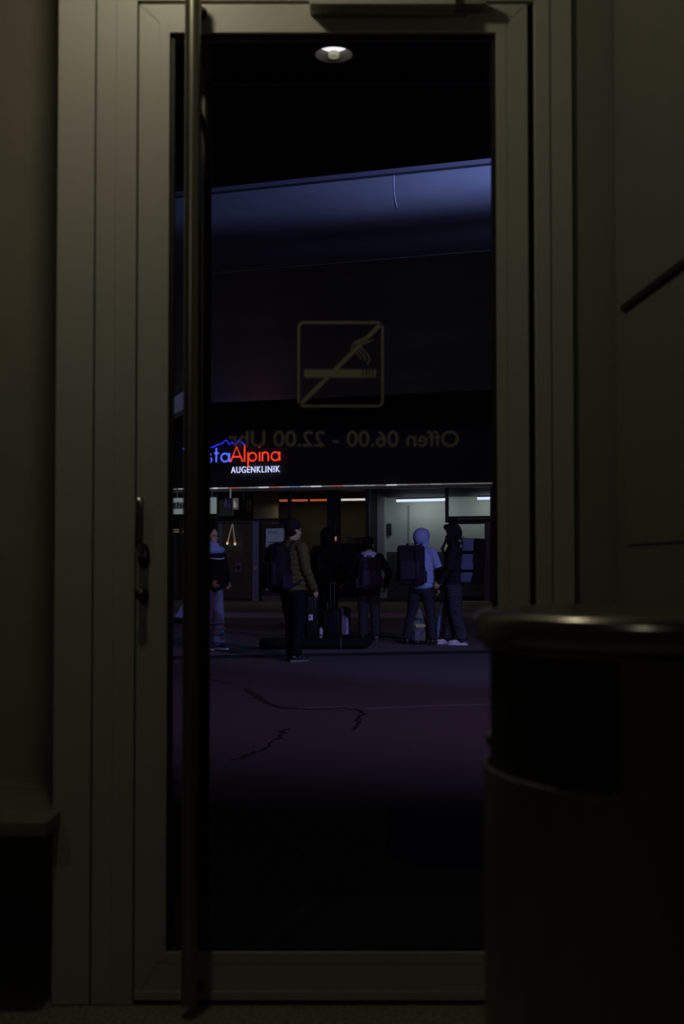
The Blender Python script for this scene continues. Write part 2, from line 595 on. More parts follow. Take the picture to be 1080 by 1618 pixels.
def ribbon(bm, pts, w, y=yy - .0018):
    P2 = [Vector((X(p[0], GY), 0, Z(p[1], GY))) for p in pts]
    L, Rr = [], []
    for i, p in enumerate(P2):
        a = P2[max(0, i - 1)]; b_ = P2[min(len(P2) - 1, i + 1)]
        d = (b_ - a).normalized(); nn = Vector((-d.z, 0, d.x))
        L.append(bm.verts.new((p + nn * w) + Vector((0, y, 0)))); Rr.append(bm.verts.new((p - nn * w) + Vector((0, y, 0))))
    for i in range(len(P2) - 1):
        bm.faces.new((L[i], L[i + 1], Rr[i + 1], Rr[i]))


ribbon(bm, [(590, 537), (580, 541), (570, 544), (569, 549), (575, 555), (582, 562), (584, 569), (580, 576)], .0016)
ribbon(bm, [(582, 534), (571, 538), (563, 542), (562, 548), (568, 556), (575, 562), (577, 570)], .0016)
ribbon(bm, [(573, 535), (560, 541), (555, 548), (557, 555), (566, 561), (571, 568)], .0016)
obj('smoke', bm, M['film'], ns)
ho = thing('opening_hours_lettering', 'pale film lettering of the opening hours on the door glass, seen from behind', 'lettering', (X(540, GY), GY, Z(706, GY)))
letters(text_bm('Offen 06.00 - 22.00 Uhr', X(360, GY), X(725, GY), Z(706, GY), Z(680.5, GY), yy, 0.0008, mirror=True, offset=0.008), M['film'], ho)

# ------------------------------------------------------------------ wall panel on the right, bench at left
wf = Frame(0.671, 2.93, 0, math.atan2(-1, 0.0553))      # frame running along the side wall
# local: +x runs along the wall towards the camera, +y sticks out of it (into the room) or into it
wv = wf.m.to_3x3() @ Vector((0, 1, 0))
sgn = -1 if wv.x > 0 else 1
cabz0, cabz1 = 1.107, 1.675
pn = thing('wall_panel', 'flat pale inset panel on the right side wall above the bin', 'panel', (0.6, 0, cabz0), wf)
obj('board', bx(0.085, 1.5, 0, sgn * 0.004, cabz0, cabz1 - 0.012, 0.002), mat('panel_board', (0.19, 0.18, 0.145), 0.6), pn)
obj('shadow_gap', bx(0.083, 1.5, 0, sgn * 0.0125, cabz1 - 0.011, cabz1 + 0.003), M['gasket'], pn)

bn = thing('stone_bench', 'worn stone bench slab along the wall left of the door', 'bench', (-1.6, 3.1, 0))
obj('seat', bx(-2.9, X(79, 2.81), 2.80, 3.495, 0.43, 0.468, 0.005), M['bench'], bn)
for x in (-2.4, -1.5):
    obj('support', bx(x - .06, x + .06, 2.95, 3.45, 0.001, 0.4295, .004), M['black'], bn)

# ceiling lamp in the room (above and left of the door)
cl2 = thing('ceiling_lamp', 'round opal ceiling lamp in the waiting room, left of the door', 'lamp', (-0.5, 2.3, zt))
bm = bmesh.new(); lathe(bm, [(0.0, zt - .001), (.1, zt - .001), (.1, zt - .03), (.0, zt - .03)], 32, (-0.5, 2.3)); obj('base', bm, M['frame'], cl2)
lamp('waiting_room_lamp', 'POINT', (-0.5, 2.3, zt - 0.15), 7.9, (1.0, 0.90, 0.66), shadow_soft_size=0.05)

# ------------------------------------------------------------------ waste bin
bc = (0.427, 1.42)
face = math.atan2(-bc[1], -bc[0])            # direction from the bin towards the camera
bin_ = thing('waste_bin', 'tall round dark steel waste bin with side opening, right of the door', 'bin', (bc[0], bc[1], 0))
rb = 0.259
# shell with the opening left out
ha0, ha1 = face - R(150), face - R(17.5)
nseg, zs = 144, [0.03, 0.3, 0.6, 0.80, 0.817, 0.821, 0.827, 0.837, 0.85, 0.958, 0.966]
bm = bmesh.new()
vv = {}
for k in range(nseg):
    for j, z in enumerate(zs):
        a = 2 * PI * k / nseg
        vv[k, j] = bm.verts.new((bc[0] + rb * math.cos(a), bc[1] + rb * math.sin(a), z))
for k in range(nseg):
    a = 2 * PI * (k + .5) / nseg
    da = (a - ha0) % (2 * PI)
    inside = da < (ha1 - ha0)
    edge = min(da, (ha1 - ha0) - da)
    for j in range(len(zs) - 1):
        zm = (zs[j] + zs[j + 1]) / 2
        lim = 0.821 + max(0, (0.06 - edge)) * 0.25
        if inside and lim < zm < 0.958:
            continue
        k2 = (k + 1) % nseg
        bm.faces.new((vv[k, j], vv[k2, j], vv[k2, j + 1], vv[k, j + 1]))
shell = obj('body', bm, M['steel'], bin_, smooth=40)
sd = shell.modifiers.new('thickness', 'SOLIDIFY'); sd.thickness = 0.006; sd.offset = -1; shell.data.materials.append(M['black']); sd.material_offset = 1; sd.material_offset_rim = 0
bm = bmesh.new(); lathe(bm, [(rb - .008, .05), (rb - .008, .9655), (rb - .012, .9655), (rb - .012, .05), (0, .05)], 64, bc)
obj('liner', bm, M['black'], bin_, smooth=40)
bm = bmesh.new()
rl = 0.272
prof = [(rb - .01, .968), (rl - .003, .968), (rl, .972), (rl, .990), (rl - .003, .997), (rl - .010, 1.0015), (rl - .02, 1.003), (rl - .035, 1.001), (rl - .05, .999), (0.0, .999)]
lathe(bm, prof, 96, bc)
obj('lid', bm, mat('polished_dark_steel', (0.42, 0.40, 0.34), 0.2, 0.9), bin_, smooth=50)
bm = bmesh.new(); lathe(bm, [(rb - .02, .9665), (rb + .004, .9665), (rb + .004, .9695), (rb - .02, .9695)], 64, bc)
obj('seam_ring', bm, M['gasket'], bin_, smooth=40)
bm = bmesh.new(); lathe(bm, [(rb + .002, 0.001), (rb + .006, .004), (rb + .006, .03), (rb - .01, .032), (rb - .01, .001), (rb + .002, .001)], 64, bc)
obj('foot_ring', bm, M['gasket'], bin_, smooth=40)
ka = face - R(93)
bm = bmesh.new(); ell(bm, (bc[0] + (rb - .001) * math.cos(ka), bc[1] + (rb - .001) * math.sin(ka), .838), (.005, .005, .010))
obj('lid_catch', bm, M['chrome'], bin_, smooth=60)

# ------------------------------------------------------------------ near soffit with downlight, outside the door
sl = thing('ceiling_outside', 'x', 'x', (0, 3.8, 3.0)); del sl['label']; del sl['category']; sl['kind'] = 'structure'
lcx, lcy, lr = X(527, 4.49, 75), 4.49, 0.075
# slab with a round hole for the can
bm = bmesh.new()
n = 48
hole = [bm.verts.new((lcx + lr * math.cos(2 * PI * k / n), lcy + lr * math.sin(2 * PI * k / n), 3.0)) for k in range(n)]
sq = []
for k in range(n):
    c, s = math.cos(2 * PI * k / n), math.sin(2 * PI * k / n)
    m_ = max(abs(c), abs(s))
    sq.append(bm.verts.new((lcx + .2 * c / m_, lcy + .2 * s / m_, 3.0)))
for k in range(n):
    bm.faces.new((hole[k], hole[(k + 1) % n], sq[(k + 1) % n], sq[k]))
for (a, b_, c_, d_) in ((-4, 4, 3.0, lcy - .2), (-4, 4, lcy + .2, 4.73), (-4, lcx - .2, lcy - .2, lcy + .2), (lcx + .2, 4, lcy - .2, lcy + .2)):
    bm.faces.new([bm.verts.new(p) for p in ((a, c_, 3.0), (b_, c_, 3.0), (b_, d_, 3.0), (a, d_, 3.0))])
box(bm, -4, 4, 4.70, 4.73, 3.0, 3.4)
box(bm, -4, 4, 3.0, 4.73, 3.4, 3.45)
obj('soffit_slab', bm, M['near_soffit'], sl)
obj('edge_trim', bx(-4, 4, 4.73, 4.745, 2.985, 3.05), mat('dull_edge_metal', (0.16, 0.16, 0.18), .4, .8), sl)
dl = thing('downlight', 'round recessed downlight in the dark soffit outside the glass door', 'light', (lcx, lcy, 3.0))
bm = bmesh.new(); lathe(bm, [(lr + .004, 2.997), (lr - .004, 2.996), (lr - .010, 3.06), (lr - .02, 3.10), (0, 3.10)], 48, (lcx, lcy))
obj('reflector', bm, mat('reflector', (0.10, 0.095, 0.075), .5, .3), dl, smooth=50)
bm = bmesh.new(); lathe(bm, [(0, 3.030), (.052, 3.030), (.056, 3.036), (.056, 3.098), (0, 3.098)], 32, (lcx, lcy))
obj('bulb', bm, mat('bulb_glow', (0.8, 0.8, 0.8), .5, emit=(0.9, 0.88, 0.95), estr=1.1), dl, smooth=50)
bm = bmesh.new(); lathe(bm, [(0, 3.010), (.019, 3.010), (.021, 3.013), (.021, 3.029), (0, 3.029)], 24, (lcx, lcy + .052))
obj('lamp_cap', bm, mat('cap_glow', (0.5, 0.5, 0.45), .5, emit=(0.36, 0.33, 0.24), estr=0.5), dl, smooth=50)

# ================================================================== STREET
SZ, IZ = -0.12, -0.09
st = struct('street', bx(-30, 30, 3.9, 29.3, SZ - .1, SZ), M['asphalt'])
# island pavement: near kerb runs slightly away to the right
bm = bmesh.new()
ky = lambda x: 16.35 + x * math.tan(R(15))
prism(bm, [(-12, ky(-12), SZ), (14, ky(14), SZ), (14, 25.5, SZ), (-12, 25.5, SZ)], (0, 0, IZ - SZ))
isl = struct('pavement_island', bm, M['paving'])
bm = bmesh.new()
prism(bm, [(-12, ky(-12) - .02, SZ), (14, ky(14) - .02, SZ), (14, ky(14) + .10, SZ), (-12, ky(-12) + .10, SZ)], (0, 0, IZ - SZ + .004))
obj('kerb', bm, M['kerb'], isl)
fp = struct('pavement_far', bx(-30, 30, 29.3, 60, -0.14, 0.0), mat('warm_paving', (0.22, 0.20, 0.15), .7, noise=.25, nscale=4))
obj('kerb', bx(-30, 30, 29.22, 29.42, SZ, 0.006), mat('pale_kerb', (0.26, 0.24, 0.2), .7), fp)


def ground(px, py, z=SZ):
    r = ray(px, py); t = (z - 1.05) / r.z
    return r.x * t, r.y * t


def seam(pts, wd, m, nm, jit=0.0):
    bm = bmesh.new()
    P = []
    for a, b_ in zip(pts, pts[1:]):
        for k in range(6):
            t = k / 6
            P.append((a[0] + (b_[0] - a[0]) * t, a[1] + (b_[1] - a[1]) * t))
    P.append(pts[-1])
    G = [Vector((*ground(*p), 0)) for p in P]
    G = [g_ + Vector((random.uniform(-jit, jit), random.uniform(-jit, jit), 0)) for g_ in G]
    L, Q = [], []
    for i, p in enumerate(G):
        a = G[max(0, i - 1)]; b_ = G[min(len(G) - 1, i + 1)]
        d = (b_ - a).normalized(); nn = Vector((-d.y, d.x, 0))
        ww = wd * random.uniform(.6, 1.3) * (0.35 if i in (0, len(G) - 1) else 1)
        L.append(p + nn * ww); Q.append(p - nn * ww)
    lo = [bm.verts.new((p.x, p.y, SZ + .001)) for p in L + Q]
    hi = [bm.verts.new((p.x, p.y, SZ + .004)) for p in L + Q]
    n = len(L)
    for i in range(n - 1):
        bm.faces.new((hi[i], hi[i + 1], hi[n + i + 1], hi[n + i]))
        bm.faces.new((lo[i], hi[i], hi[i + 1], lo[i + 1]))
        bm.faces.new((lo[n + i], lo[n + i + 1], hi[n + i + 1], hi[n + i]))
    obj(nm, bm, m, st)


seam([(388, 1087), (397, 1094), (408, 1103), (424, 1112), (440, 1118), (468, 1120)], 0.035, M['tar'], 'crack', .01)
seam([(468, 1120), (500, 1121), (540, 1119), (566, 1121), (574, 1127), (566, 1136), (564, 1146), (555, 1154)], 0.012, M['tar'], 'crack', .02)
seam([(452, 1152), (440, 1166), (425, 1180), (404, 1190), (385, 1196), (364, 1202)], 0.012, M['tar'], 'crack', .03)
seam([(330, 1073), (350, 1078), (368, 1080)], 0.01, M['tar'], 'crack', .02)
seam([(578, 1120), (640, 1117), (700, 1115), (800, 1112)], 0.010, M['seam'], 'joint_line', .01)
seam([(480, 1119), (540, 1117), (565, 1118)], 0.006, M['seam'], 'joint_line', .01)

# ================================================================== FAR BUILDING
FB = Frame(0, 39.9, 0, -R(15))


def fx(px, d=0.0, py=850):
    return FB.px(px, py, d)[0]


def fz(py, px=540, d=0.0):
    return FB.px(px, py, d)[1]


def fbox(pxa, pxb, pya, pyb, d0_, d1_, bevel=0.0):
    """pixel box on the facade: px range, py range (top, bottom), depth range"""
    pm = (pxa + pxb) / 2
    pm = min(max(pm, 250), 820)
    return bx(fx(pxa, d0_), fx(pxb, d0_), d0_, d1_, fz(pyb, pm, d0_), fz(pya, pm, d0_), bevel)


zband = fz(770, 540)
struct('wall_upper', bx(-16, 14, -0.25, 0.35, zband, 7.3), M['black'], frame=FB)
struct('trim_4', bx(-16, 14, -0.36, -0.22, zband - .10, zband + .0), mat('brown_edge_metal', (0.30, 0.27, 0.20), .45, .3), frame=FB)
# reflected sign glints on the edge, put in as short glowing coloured runs
ls = thing('edge_glint_strip', 'thin strip of painted sign glints along the bottom edge of the black fascia', 'light strip', (0, -.37, zband), FB)
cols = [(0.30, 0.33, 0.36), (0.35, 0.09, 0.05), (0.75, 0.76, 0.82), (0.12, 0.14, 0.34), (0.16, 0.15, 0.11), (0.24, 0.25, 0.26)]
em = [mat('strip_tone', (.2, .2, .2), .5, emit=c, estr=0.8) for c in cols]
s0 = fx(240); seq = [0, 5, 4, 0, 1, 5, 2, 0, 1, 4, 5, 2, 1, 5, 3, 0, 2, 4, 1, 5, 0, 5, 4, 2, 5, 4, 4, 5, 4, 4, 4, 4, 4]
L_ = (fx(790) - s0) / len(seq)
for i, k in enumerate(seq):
    obj('glint_run', bx(s0 + i * L_, s0 + (i + 1) * L_ - .01, -.375, -.35, zband + .004, zband + .04), em[k], ls)

# ground floor: ceilings, back walls, partitions
zc = fz(774, 540, 1.0)
dark_int = mat('dark_shop_wall', (0.10, 0.09, 0.06), .7)
struct('ceiling_shop', bx(-16, 14, 0.0, 6, zband - .02, zband + .08), mat('dark_shop_ceiling', (0.10, 0.095, 0.08), .7), frame=FB)
struct('wall_shop_back', bx(-16, fx(580, 0), 3.4, 3.5, 0, zband), dark_int, frame=FB)
struct('wall_partition', bx(fx(578, 0), fx(583, 0), 0.0, 3.4, 0.001, zband - .021), M['black'], frame=FB)
whitewall = mat('pale_green_white_wall', (0.62, 0.70, 0.66), .6, noise=.08, nscale=1.5)
wd = 1.5
struct('wall_white', bx(fx(583, 0), 9, wd, wd + .1, fz(872, 640, wd), zband - .021), whitewall, frame=FB)
struct('wall_dado', bx(fx(583, 0), 9, wd - .01, wd + .1, 0.001, fz(872, 640, wd)), mat('dado_grey', (0.11, 0.115, 0.105), .35, noise=.4, nscale=1.2), frame=FB)
struct('wall_pier', fbox(583, 607, 774, 950, wd - .35, wd), mat('pier_white', (0.5, 0.55, 0.5), .6), frame=FB)
for px in (645,):
    struct('trim_5', fbox(px - 2, px + 1.5, 798, 868, wd - .02, wd), mat('grey_joint', (0.3, 0.35, 0.34), .6), frame=FB)
fit = fbox(611, 617.5, 827, 846, wd - .12, wd, .03)
tag(obj('wall_dispenser', fit, mat('dark_brown_plastic', (.05, .04, .03), .4), frame=FB, smooth=40), 'small dark oblong dispenser fixed on the pale lit wall', 'dispenser')
# bulkhead under ceiling on the right bay
struct('ceiling_bulkhead', fbox(608, 800, 772, 784, 0.95, wd - .005), mat('bulkhead_grey', (0.14, 0.13, 0.13), .6), frame=FB)

# mullions / posts of the shop front
mullion = mat('dark_violet_frame', (0.055, 0.045, 0.06), .4, .4)


def post(n_, a, b_, y0=775, y1=950, m=None, dd=.12):
    o = fbox(a, b_, y0, y1, -.06, -.06 + dd)
    return struct(n_, o, m or mullion, frame=FB)


post('trim_6', 454, 459, 775, 822)
post('trim_7', 516, 537, 775, 952, M['black'])
post('trim_8', 577.5, 582.5, 772, 953)
post('trim_9', 703, 708, 770, 826)
post('trim_10', 774, 800, 770, 955)
post('trim_11', 340, 344, 775, 952)
struct('trim_12', fbox(340, 456, 819.5, 826.5, -.08, .1), M['black'], frame=FB)
struct('trim_13', fbox(343, 440, 823.5, 825.5, -.10, -.08), mat('brown_line', (.2, .17, .11), .4, .5), frame=FB)
struct('trim_14', fbox(708, 774, 815.5, 824.5, -.08, .1), M['black'], frame=FB)
struct('trim_15', fbox(722, 774, 818.5, 820.5, -.10, -.08), mat('brown_line_b', (.25, .22, .15), .4, .5), frame=FB)
struct('baseboard_shop', fbox(455, 706, 945, 952, -.07, .08), mat('plinth', (.05, .045, .03), .5), frame=FB)
struct('baseboard_shop_left', fbox(200, 341, 945, 951, -.07, .08), mat('plinth_b', (.04, .04, .04), .5), frame=FB)

# shop windows (glass panes)
struct('window_1', fbox(583, 703, 773, 946, -.01, .01), M['glass_dim'], frame=FB)
struct('window_2', fbox(708, 774, 773, 815.5, -.01, .01), M['glass_dim'], frame=FB)
struct('window_3', fbox(459, 516, 773, 946, -.01, .01), M['glass_dim'], frame=FB)
struct('window_4', fbox(537, 577.5, 773, 946, -.01, .01), M['glass_dim'], frame=FB)
struct('window_5', fbox(344, 454, 773, 820, -.01, .01), M['glass_dim'], frame=FB)

# left sliding door, frosted and warm
d2 = thing('door_2', 'x', 'x', (fx(375), 0, 0), FB); del d2['label']; del d2['category']; d2['kind'] = 'structure'
obj('leaf', fbox(351, 398, 827, 946, -.03, .01), mat('frosted_brown_leaf', (0.12, 0.105, 0.065), .5, noise=.3, nscale=2), d2)
obj('stile', fbox(344.5, 351, 827, 947, -.05, .01), mat('blue_grey_metal', (0.26, 0.25, 0.3), .4, .4), d2)
obj('stile', fbox(398.5, 408, 823, 949, -.10, .01), mat('blue_grey_metal_b', (0.36, 0.38, 0.52), .4, .4), d2)
obj('card_reader', fbox(401, 405, 895, 900, -.13, -.10, .01), mat('cream_plate', (.6, .55, .35), .5), d2)
obj('pull_recess', fbox(371.5, 381, 889, 904, -.045, -.03, .003), mat('steel_plate', (.3, .32, .45), .4, .5), d2)
obj('pull_recess_shadow', fbox(373.5, 379, 894, 900, -.05, -.045), M['gasket'], d2)
obj('threshold', fbox(344, 408, 946, 950, -.05, .05), M['black'], d2)
# poster window
d3 = thing('door_3', 'x', 'x', (fx(432), 0, 0), FB); del d3['label']; del d3['category']; d3['kind'] = 'structure'
obj('frame', fbox(408.5, 413, 827, 949, -.05, .05), M['black'], d3)
obj('leaf', fbox(413, 455, 827, 946, .0, .03), mat('dark_brown_leaf', (0.06, 0.055, 0.035), .4), d3)
obj('sill', fbox(414, 456, 941, 948, -.14, .02), mat('grey_sill', (.16, .15, .17), .6), d3)
ps = thing('poster', 'pale blue notice poster with small print, behind the person in olive jacket', 'poster', (fx(434), -.02, fz(933, 434)), FB)
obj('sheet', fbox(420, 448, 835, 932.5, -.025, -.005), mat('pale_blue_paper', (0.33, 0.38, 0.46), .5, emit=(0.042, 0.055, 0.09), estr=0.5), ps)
ink = mat('dark_ink', (.03, .03, .04), .6)
obj('heading', text_bm('Baustelle', fx(424), fx(438), fz(842.4, 434), fz(839, 434), -.028, .002), ink, ps)
bm = bmesh.new()
for k, yv in enumerate([856, 860, 864, 868, 874, 878, 882, 890, 896, 902, 910, 918]):
    b2 = fbox(423, 423 + random.uniform(12, 22), yv, yv + 1.4, -.028, -.026); merge(bm, b2)
obj('print_lines', bm, ink, ps)

# pendant lamps seen through the left door glass
pl = thing('pendant_lamp', 'pair of slim hanging tube lamps with glowing tips above the sliding door', 'lamp', (fx(364), -.2, fz(828, 364)), FB)
for (xa, ya, xb, yb) in ((366.5, 828, 360, 854), (367.5, 828, 370.5, 855)):
    bm = bmesh.new()
    A_ = Vector((fx(xa, -.2), -.2, fz(ya, 365, -.2))); B_ = Vector((fx(xb, -.2), -.2, fz(yb, 365, -.2)))
    tube(bm, [A_, B_], [.018, .028], 12)
    rod = obj('tube', bm, mat('lit_tube', (.5, .45, .35), .4, emit=(0.075, 0.062, 0.035), estr=1.0), pl)
    d = (B_ - A_).normalized()
    bm = bmesh.new(); tube(bm, [B_ + d * .001, B_ + d * .07], [.028, .04], 12)
    obj('collar', bm, mat('orange_collar', (.4, .1, .05), .4, emit=(0.65, .12, .03), estr=.6), pl)
    bm = bmesh.new(); tube(bm, [B_ + d * .07, B_ + d * .14], [.04, .03], 12)
    obj('glowing_tip', bm, mat('tip_glow', (.8, .8, .8), .4, emit=(0.8, .8, .72), estr=.7), pl)

# orange and white ceiling light strips of the left shop
strips = [(441, 454, 0), (460, 485, 0), (489, 516, 0), (537, 576, 1)]
for i, (a, b_, k) in enumerate(strips):
    dd = 1.9
    y0 = 791 - (a - 441) * .016
    lab = ['short orange glowing light strip at the left end of the row inside the shop', 'orange glowing light strip, middle of the three orange ones', 'orange glowing light strip, rightmost of the three orange ones', 'white glowing light strip right of the orange ones inside the shop'][i]
    t = thing('light_strip', lab, 'light strip', (fx((a + b_) / 2, dd), dd, fz(792, 500, dd)), FB, 'light strips in a row in the dark shop')
    ec, es = (((0.52, 0.11, 0.035), 1.0) if k == 0 else ((0.95, 0.82, 0.72), 1.0))
    obj('diffuser', fbox(a, b_, y0 - 1.7, y0 + 1.5, dd, dd + .07), mat('strip_glow', (.5, .3, .2), .5, emit=ec, estr=es), t)
    obj('housing', fbox(a, b_, y0 - 4, y0 - 1.9, dd - .01, dd + .1), M['black'], t)
    bm = bmesh.new(); tube(bm, [(fx((a + b_) / 2, dd), dd + .05, fz(y0 - 4, 500, dd)), (fx((a + b_) / 2, dd), dd + .05, zband - .021)], .012, 6)
    obj('hanging_rod', bm, M['black'], t)
    lamp('strip_light', 'AREA', FB.m @ Vector((fx((a + b_) / 2, dd), dd + .15, fz(795, 500, dd))), 1.6 if k == 0 else 2.5, (1, .75, .42), FB.m @ Vector((fx((a + b_) / 2, dd), dd + .6, 0)), shape='RECTANGLE', size=.7, size_y=.06)
# lit edge of an inner partition
struct('wall_inner', bx(fx(400, 2.5), fx(438.5, 2.5), 2.5, 2.6, 0.001, zband - .021), mat('cream_partition', (.45, .42, .32), .6), frame=FB)

# shop counter shelf with small lit things seen in the dark window
sh = thing('shop_counter', 'dim shop counter with a lit shelf behind the dark window', 'counter', (fx(556, 1.2), 1.2, 0), FB)
obj('cabinet', fbox(534, 577, 858, 950, 1.1, 1.5, .01), mat('counter_dark', (.03, .028, .02), .5), sh)
obj('screen_back', fbox(548, 572, 848, 857, 1.2, 1.35, .02), mat('counter_beige', (.25, .22, .15), .5), sh)
obj('shelf', fbox(537, 553, 845, 846.5, 1.15, 1.4), mat('shelf_beige', (.3, .27, .2), .5), sh)
tl = thing('signal_lamp', 'small upright lamp with white and red glow inside the dark shop window', 'lamp', (fx(529, -.08), -.09, fz(855, 529)), FB)
obj('tube', fbox(528.4, 530.2, 824, 848, -.09, -.07), mat('thin_dark_rod', (.08, .07, .06), .4, .5), tl)
obj('glow', fbox(528, 531, 848, 852, -.10, -.07), mat('white_dot', (.5, .5, .5), .5, emit=(.45, .36, .27), estr=.6), tl)
obj('glow', fbox(528, 531, 852, 855, -.10, -.07), mat('red_dot', (.5, .1, .1), .5, emit=(.5, .10, .04), estr=.6), tl)

# fluorescent tubes on the right
for i, (a, b_, ya, yb) in enumerate(((626, 704, 791.3, 789.3), (754, 781, 787.6, 787.2))):
    dd = 0.55
    lab = ['long glowing white fluorescent tube over the pale wall', 'shorter glowing fluorescent tube above the right doorway'][i]
    t = thing('fluorescent_tube', lab, 'light', (fx((a + b_) / 2, dd), dd, fz(790, 650, dd)), FB)
    za, zb_ = fz(ya, a, dd), fz(yb, b_, dd)
    bm = bmesh.new(); tube(bm, [(fx(a, dd), dd, za), (fx(b_, dd), dd, zb_)], .042, 12)
    obj('tube', bm, mat('fluorescent_glow', (.8, .8, .8), .5, emit=(0.62, 0.68, 1.0), estr=1.9), t, smooth=50)
    bm = bmesh.new(); tube(bm, [(fx(a, dd), dd, za + .07), (fx(b_, dd), dd, zb_ + .07)], .02, 8)
    obj('batten', bm, M['black'], t)
    lamp('tube_light', 'AREA', FB.m @ Vector((fx((a + b_) / 2, dd), dd + .07, za - .05)), [6.3, 4.2][i], (.92, .95, .82), FB.m @ Vector((fx((a + b_) / 2, dd), wd, fz(835, 650, wd))), shape='RECTANGLE', size=[1.5, .8][i], size_y=.05)
# transom and right doorway
d4 = thing('door_4', 'x', 'x', (fx(745), 0, 0), FB); del d4['label']; del d4['category']; d4['kind'] = 'structure'
obj('glass_leaf', fbox(714, 765, 826, 942, -.01, .01), M['glass_dim'], d4)
obj('stile', fbox(708, 714, 824.5, 948, -.06, .05), mullion, d4)
obj('stile', fbox(765, 773.5, 824.5, 949, -.08, .05), mat('violet_grey_stile', (.16, .14, .19), .4, .4), d4)
obj('rail', fbox(714, 765, 824.5, 828, -.06, .05), mullion, d4)
obj('bottom_rail', fbox(714, 765, 941.5, 949, -.06, .05), M['black'], d4)
bm = bmesh.new(); z_ = fz(906, 690, -.12)
tube(bm, [(fx(622, -.12), -.12, z_), (fx(706, -.12), -.12, z_)], .012, 8)
for px in (624, 664, 703):
    tube(bm, [(fx(px, -.12), -.12, z_), (fx(px, -.12), -.02, z_)], .01, 8)
tag(obj('handrail', bm, mat('dim_brass', (.35, .3, .2), .35, .8), frame=FB), 'thin brass handrail across the pale shop window', 'handrail')

# ------------------------------------------------------------------ signs
sg = thing('eye_clinic_sign', 'glowing blue, red and white eye clinic sign on the black fascia', 'sign', (fx(380, -.3), -.3, fz(748, 380, -.3)), FB)
SD = -.36
redm = mat('neon_red', (.5, .1, .05), .5, emit=(0.86, 0.050, 0.018), estr=1.0)
bluem = mat('neon_blue', (.1, .1, .5), .5, emit=(0.10, 0.16, 0.95), estr=1.0)
bluel = mat('neon_deep_blue', (.1, .1, .5), .5, emit=(0.025, 0.03, 0.85), estr=1.0)
whitem = mat('neon_white', (.5, .5, .5), .5, emit=(0.60, 0.63, 0.98), estr=0.95)


def sx_(px):
    return fx(px, SD, 720)


def sz_(py, px=400):
    return fz(py, px, SD)


UN = (sx_(441.5) - sx_(364)) / 3.40


def arc(cx, cy, r, a0, a1, n=20):
    return [(cx + r * math.cos(R(a0 + (a1 - a0) * k / n)), cy + r * math.sin(R(a0 + (a1 - a0) * k / n))) for k in range(n + 1)]


GL = {
    'A': [[(0, 0), (.42, 1), (.84, 0)], [(.16, .33), (.68, .33)]],
    'V': [[(0, 1), (.42, 0), (.84, 1)]],
    'l': [[(0, 0), (0, 1.08)]],
    'p': [[(0, -.38), (0, .6)], arc(.3, .3, .27, 0, 360, 28)],
    'i': [[(0, 0), (0, .6)], [(0, .90), (0, .94)]],
    'n': [[(0, 0), (0, .6)], [(0, .34)] + arc(.2, .38, .2, 180, 0) + [(.4, 0)]],
    'a': [[(.58, 0), (.58, .6)], arc(.28, .3, .27, 0, 360, 28)],
    't': [[(0, 0), (0, .95)], [(-.14, .6), (.16, .6)]],
    's': [arc(.12, .44, .13, 30, 270, 12) + arc(.12, .16, .15, 90, -150, 12)[1:]],
}
zb0 = sz_(729)


def neon(ch, x, m, z=zb0):
    bm = bmesh.new()
    for st_ in GL[ch]:
        tube(bm, [(x + a * UN, SD, z + b_ * UN) for a, b_ in st_], .030, 8)
    obj('neon_letter', bm, m, sg, smooth=60)


xa = sx_(364)
for ch, u in (('A', 0), ('l', .98), ('p', 1.22), ('i', 2.02), ('n', 2.22), ('a', 2.82)):
    neon(ch, xa + u * UN, redm)
for ch, px in (('V', 290), ('i', 309), ('s', 328), ('t', 341.5), ('a', 349)):
    neon(ch, sx_(px), bluem)
letters(text_bm('AUGENKLINIK', sx_(364.5), sx_(441.5), sz_(746.8), sz_(736.6), SD, .05, offset=.004, spacing=1.16), whitem, sg, 'channel_letter')
mt = [(300, 708), (308, 698), (318, 705), (329, 704), (335, 705.2), (343, 701.5), (351, 699), (357, 693.7), (362, 701.5), (366, 697.5), (371, 703), (378, 694.5), (383, 699.5), (387, 703.2)]
bm = bmesh.new(); tube(bm, [(sx_(a), SD, sz_(b_)) for a, b_ in mt], .022, 8)
obj('mountain_outline', bm, bluel, sg, smooth=60)
obj('mount_rail', bx(sx_(290), sx_(441), SD + .05, -.25, sz_(731), sz_(729.5)), M['black'], sg)

ap = thing('pharmacy_sign', 'pale lit hanging pharmacy sign with dark letters, left of the gate numbers', 'sign', (fx(280, -.9), -.9, fz(811, 280, -.9)), FB)
AD = -.9
ax_ = lambda p: fx(p, AD, 800)
az_ = lambda p, q=300: fz(p, q, AD)
obj('panel', bx(ax_(222), ax_(340), AD, AD + .12, az_(812), az_(786.5)), mat('pale_sign_face', (.5, .55, .52), .5, emit=(0.13, 0.16, 0.145), estr=.95), ap)
obj('dark_band', bx(ax_(222), ax_(326), AD - .006, AD, az_(804), az_(793.5)), mat('grey_band', (.2, .2, .18), .5, emit=(.05, .055, .045), estr=.6), ap)
letters(text_bm('Apotheke', ax_(243), ax_(313), az_(806), az_(792.5), AD - .012, .006, offset=.004, spacing=1.08), M['gasket'], ap)
for px in (238, 279, 334):
    bm = bmesh.new(); tube(bm, [(ax_(px), AD + .06, az_(786.5)), (ax_(px), AD + .06, az_(771))], .02, 8)
    obj('hanging_rod', bm, mat('rod_grey', (.35, .33, .3), .4, .6), ap)
gs = thing('gate_number_sign', 'small dark hanging box sign with a number and letter, white panel beside it', 'sign', (fx(363, -.7), -.7, fz(807, 363, -.7)), FB)
GD = -.7
gx_ = lambda p: fx(p, GD, 800)
gz_ = lambda p, q=360: fz(p, q, GD)
